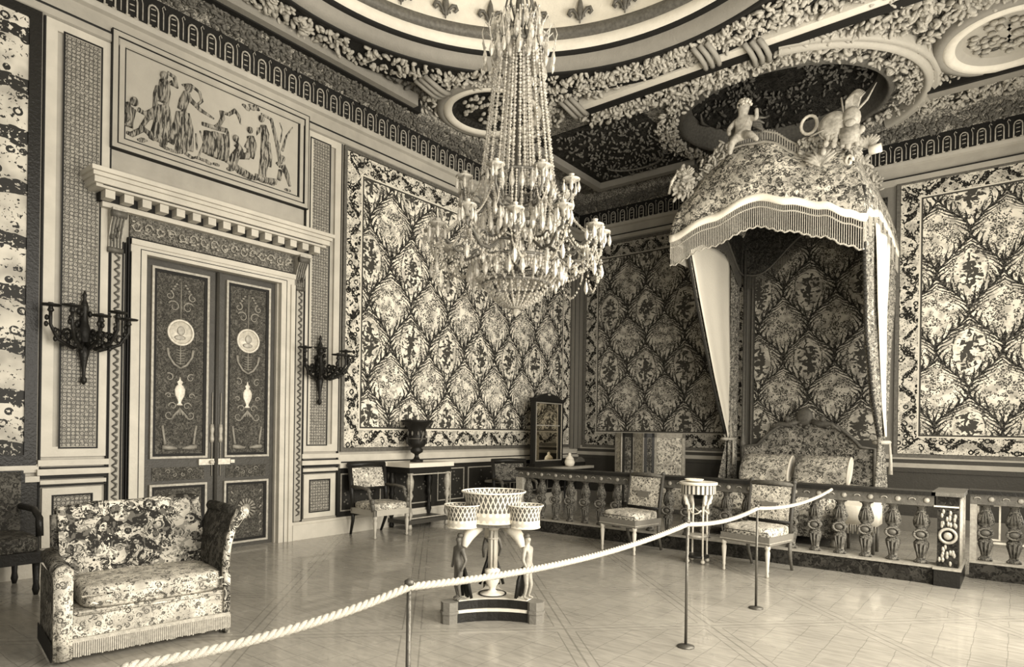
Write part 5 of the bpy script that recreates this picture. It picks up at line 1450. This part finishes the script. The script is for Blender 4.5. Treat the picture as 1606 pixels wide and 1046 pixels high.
def arm(a, r0, z0, r1, z1, s, dark=False):
    c_, s_ = cos(a), sin(a); P = lambda r, z: (r*c_, r*s_, z)
    b = MB(); dr_ = r1-r0
    b.tube([P(r0, z0), P(r0+dr_*.3, z0-.10), P(r0+dr_*.6, z0-.10), P(r0+dr_*.85, z0-.0), P(r1, z1-.13), P(r1, z1-.02)], [.012, .013, .012, .012, .011, .012], 7)
    b.tube([P(r0+dr_*.45+.06*cos(k*.8)*(1-k/12), z0-.02+.06*sin(k*.8)*(1-k/12)) for k in range(9)], .008, 5)
    ar_ = b.build('candle_arm', 'gilt_dull' if not dark else 'bronze', cd, True)
    b = MB(); b.lathe([(.012, -.07), (.02, -.05), (.014, -.02), (.05, .004), (.078, .018), (.076, .023), (.03, .014), (.022, .02), (.024, .06), (.028, .064)], 16, P(r1, z1)); b.build('drip_pan', 'gilt', ar_, True)
    b = MB()
    for k in range(5):
        t_ = 2*pi*k/5+a; e = Vector(P(r1, z1)) + Vector((.068*cos(t_), .068*sin(t_), -.005)); pendant(b, e, .9*s)
        if k % 2: strand(b, e, Vector(P(r1-dr_*.12, z1-.24-.05*R.random())), .008, .05)
    pendant(b, P(r1, z1-.27), 1.1*s); pendant(b, P(r0+dr_*.5, z0-.11), 1.1*s); pendant(b, P(r0+dr_*.25, z0-.1), 1.*s)
    b.build('arm_crystals', 'crystal', ar_)
ends = []
for k in range(12): a = 2*pi*k/12+.12; arm(a, .30, 3.12, .76, 3.20+.06*(k % 2), 1.0); ends.append((a, .76, 3.2+.06*(k % 2)))
for k in range(8): a = 2*pi*k/8+.3; arm(a, .28, 3.50, .50, 3.66, .9)
for k in range(12):
    a0, r_, z_ = ends[k]; a1, r1_, z1_ = ends[(k+1) % 12]; b = MB()
    strand(b, (r_*cos(a0), r_*sin(a0), z_-.03), (r1_*cos(a1), r1_*sin(a1), z1_-.03), .012, .20)
    strand(b, (r_*cos(a0), r_*sin(a0), z_-.10), (r1_*cos(a1), r1_*sin(a1), z1_-.10), .011, .34)
    strand(b, (r_*cos(a0), r_*sin(a0), z_-.05), (.33*cos(a0), .33*sin(a0), 3.72), .010, .12)
    strand(b, (r_*cos(a0), r_*sin(a0), z_-.15), (.42*cos(a0+.2), .42*sin(a0+.2), 2.98), .012, .10)
    b.build('bead_festoon', 'crystal', cd)
b = MB()
for k in range(24):
    a = 2*pi*k/24; strand(b, (.33*cos(a), .33*sin(a), 3.70), (.30*cos(a), .30*sin(a), 3.32), .014, .04); strand(b, (.42*cos(a), .42*sin(a), 2.98), (.30*cos(a+.1), .30*sin(a+.1), 2.80), .013, .03)
    strand(b, (.42*cos(a), .42*sin(a), 2.98), (.42*cos(a+.52), .42*sin(a+.52), 2.98), .012, .12); pendant(b, (.33*cos(a), .33*sin(a), 3.70), 1.3); pendant(b, (.42*cos(a), .42*sin(a), 2.96), 1.3)
    pendant(b, (.36*cos(a), .36*sin(a), 3.35), 1.3)
    strand(b, (.30*cos(a), .30*sin(a), 2.80), (.03*cos(a), .03*sin(a), 2.60), .013, .05)
b.build('basket_crystals', 'crystal', cd)
b = MB()
for k in range(40): a = R.uniform(0, 2*pi); r_ = R.uniform(.1, .38); pendant(b, (r_*cos(a), r_*sin(a), R.uniform(3.0, 3.55)), 1.2)
bead(b, (0, 0, 2.56), .05, 1, 10); b.build('centre_drops', 'crystal', cd)

# ------------------------------------------------------------------ camera and light
cam = bpy.data.cameras.new('camera'); co = bpy.data.objects.new('camera', cam); COL.objects.link(co)
yaw, pit, rol, F, PXc, PYc = CAMP
fw = Vector((-sin(yaw)*cos(pit), cos(yaw)*cos(pit), sin(pit))); rt = Vector((cos(yaw), sin(yaw), 0)); up = rt.cross(fw)
r2 = rt*cos(rol)+up*sin(rol); u2 = -rt*sin(rol)+up*cos(rol)
Mx = Matrix(((r2.x, u2.x, -fw.x, 7.5564), (r2.y, u2.y, -fw.y, 0), (r2.z, u2.z, -fw.z, 1.5), (0, 0, 0, 1)))
co.matrix_world = Mx; cam.sensor_width = 36; cam.lens = 36*F/1606; cam.shift_x = (803-PXc)/1606; cam.shift_y = (PYc-523)/1606
cam.clip_start = .05; SC.camera = co
def area(name, loc, rot, sx, sy, pw, col=(1, .94, .84)):
    l = bpy.data.lights.new(name, 'AREA'); l.shape = 'RECTANGLE'; l.size = sx; l.size_y = sy; l.energy = pw; l.color = col
    o = bpy.data.objects.new(name, l); COL.objects.link(o); o.location = loc; o.rotation_euler = rot; return o
for i, (y0, y1) in enumerate(WIN):
    area('window_daylight', (W+.12, (y0+y1)/2, 2.85), (0, radians(90), 0), 4.6, y1-y0, LP[i])
w = bpy.data.worlds.new('world'); SC.world = w; w.use_nodes = True
w.node_tree.nodes['Background'].inputs[0].default_value = (1, .94, .84, 1); w.node_tree.nodes['Background'].inputs[1].default_value = WS
SC.view_settings.view_transform = 'Standard'; SC.view_settings.look = 'None'; SC.view_settings.gamma = 1; SC.view_settings.exposure = EXPO
SC.view_settings.use_curve_mapping = False
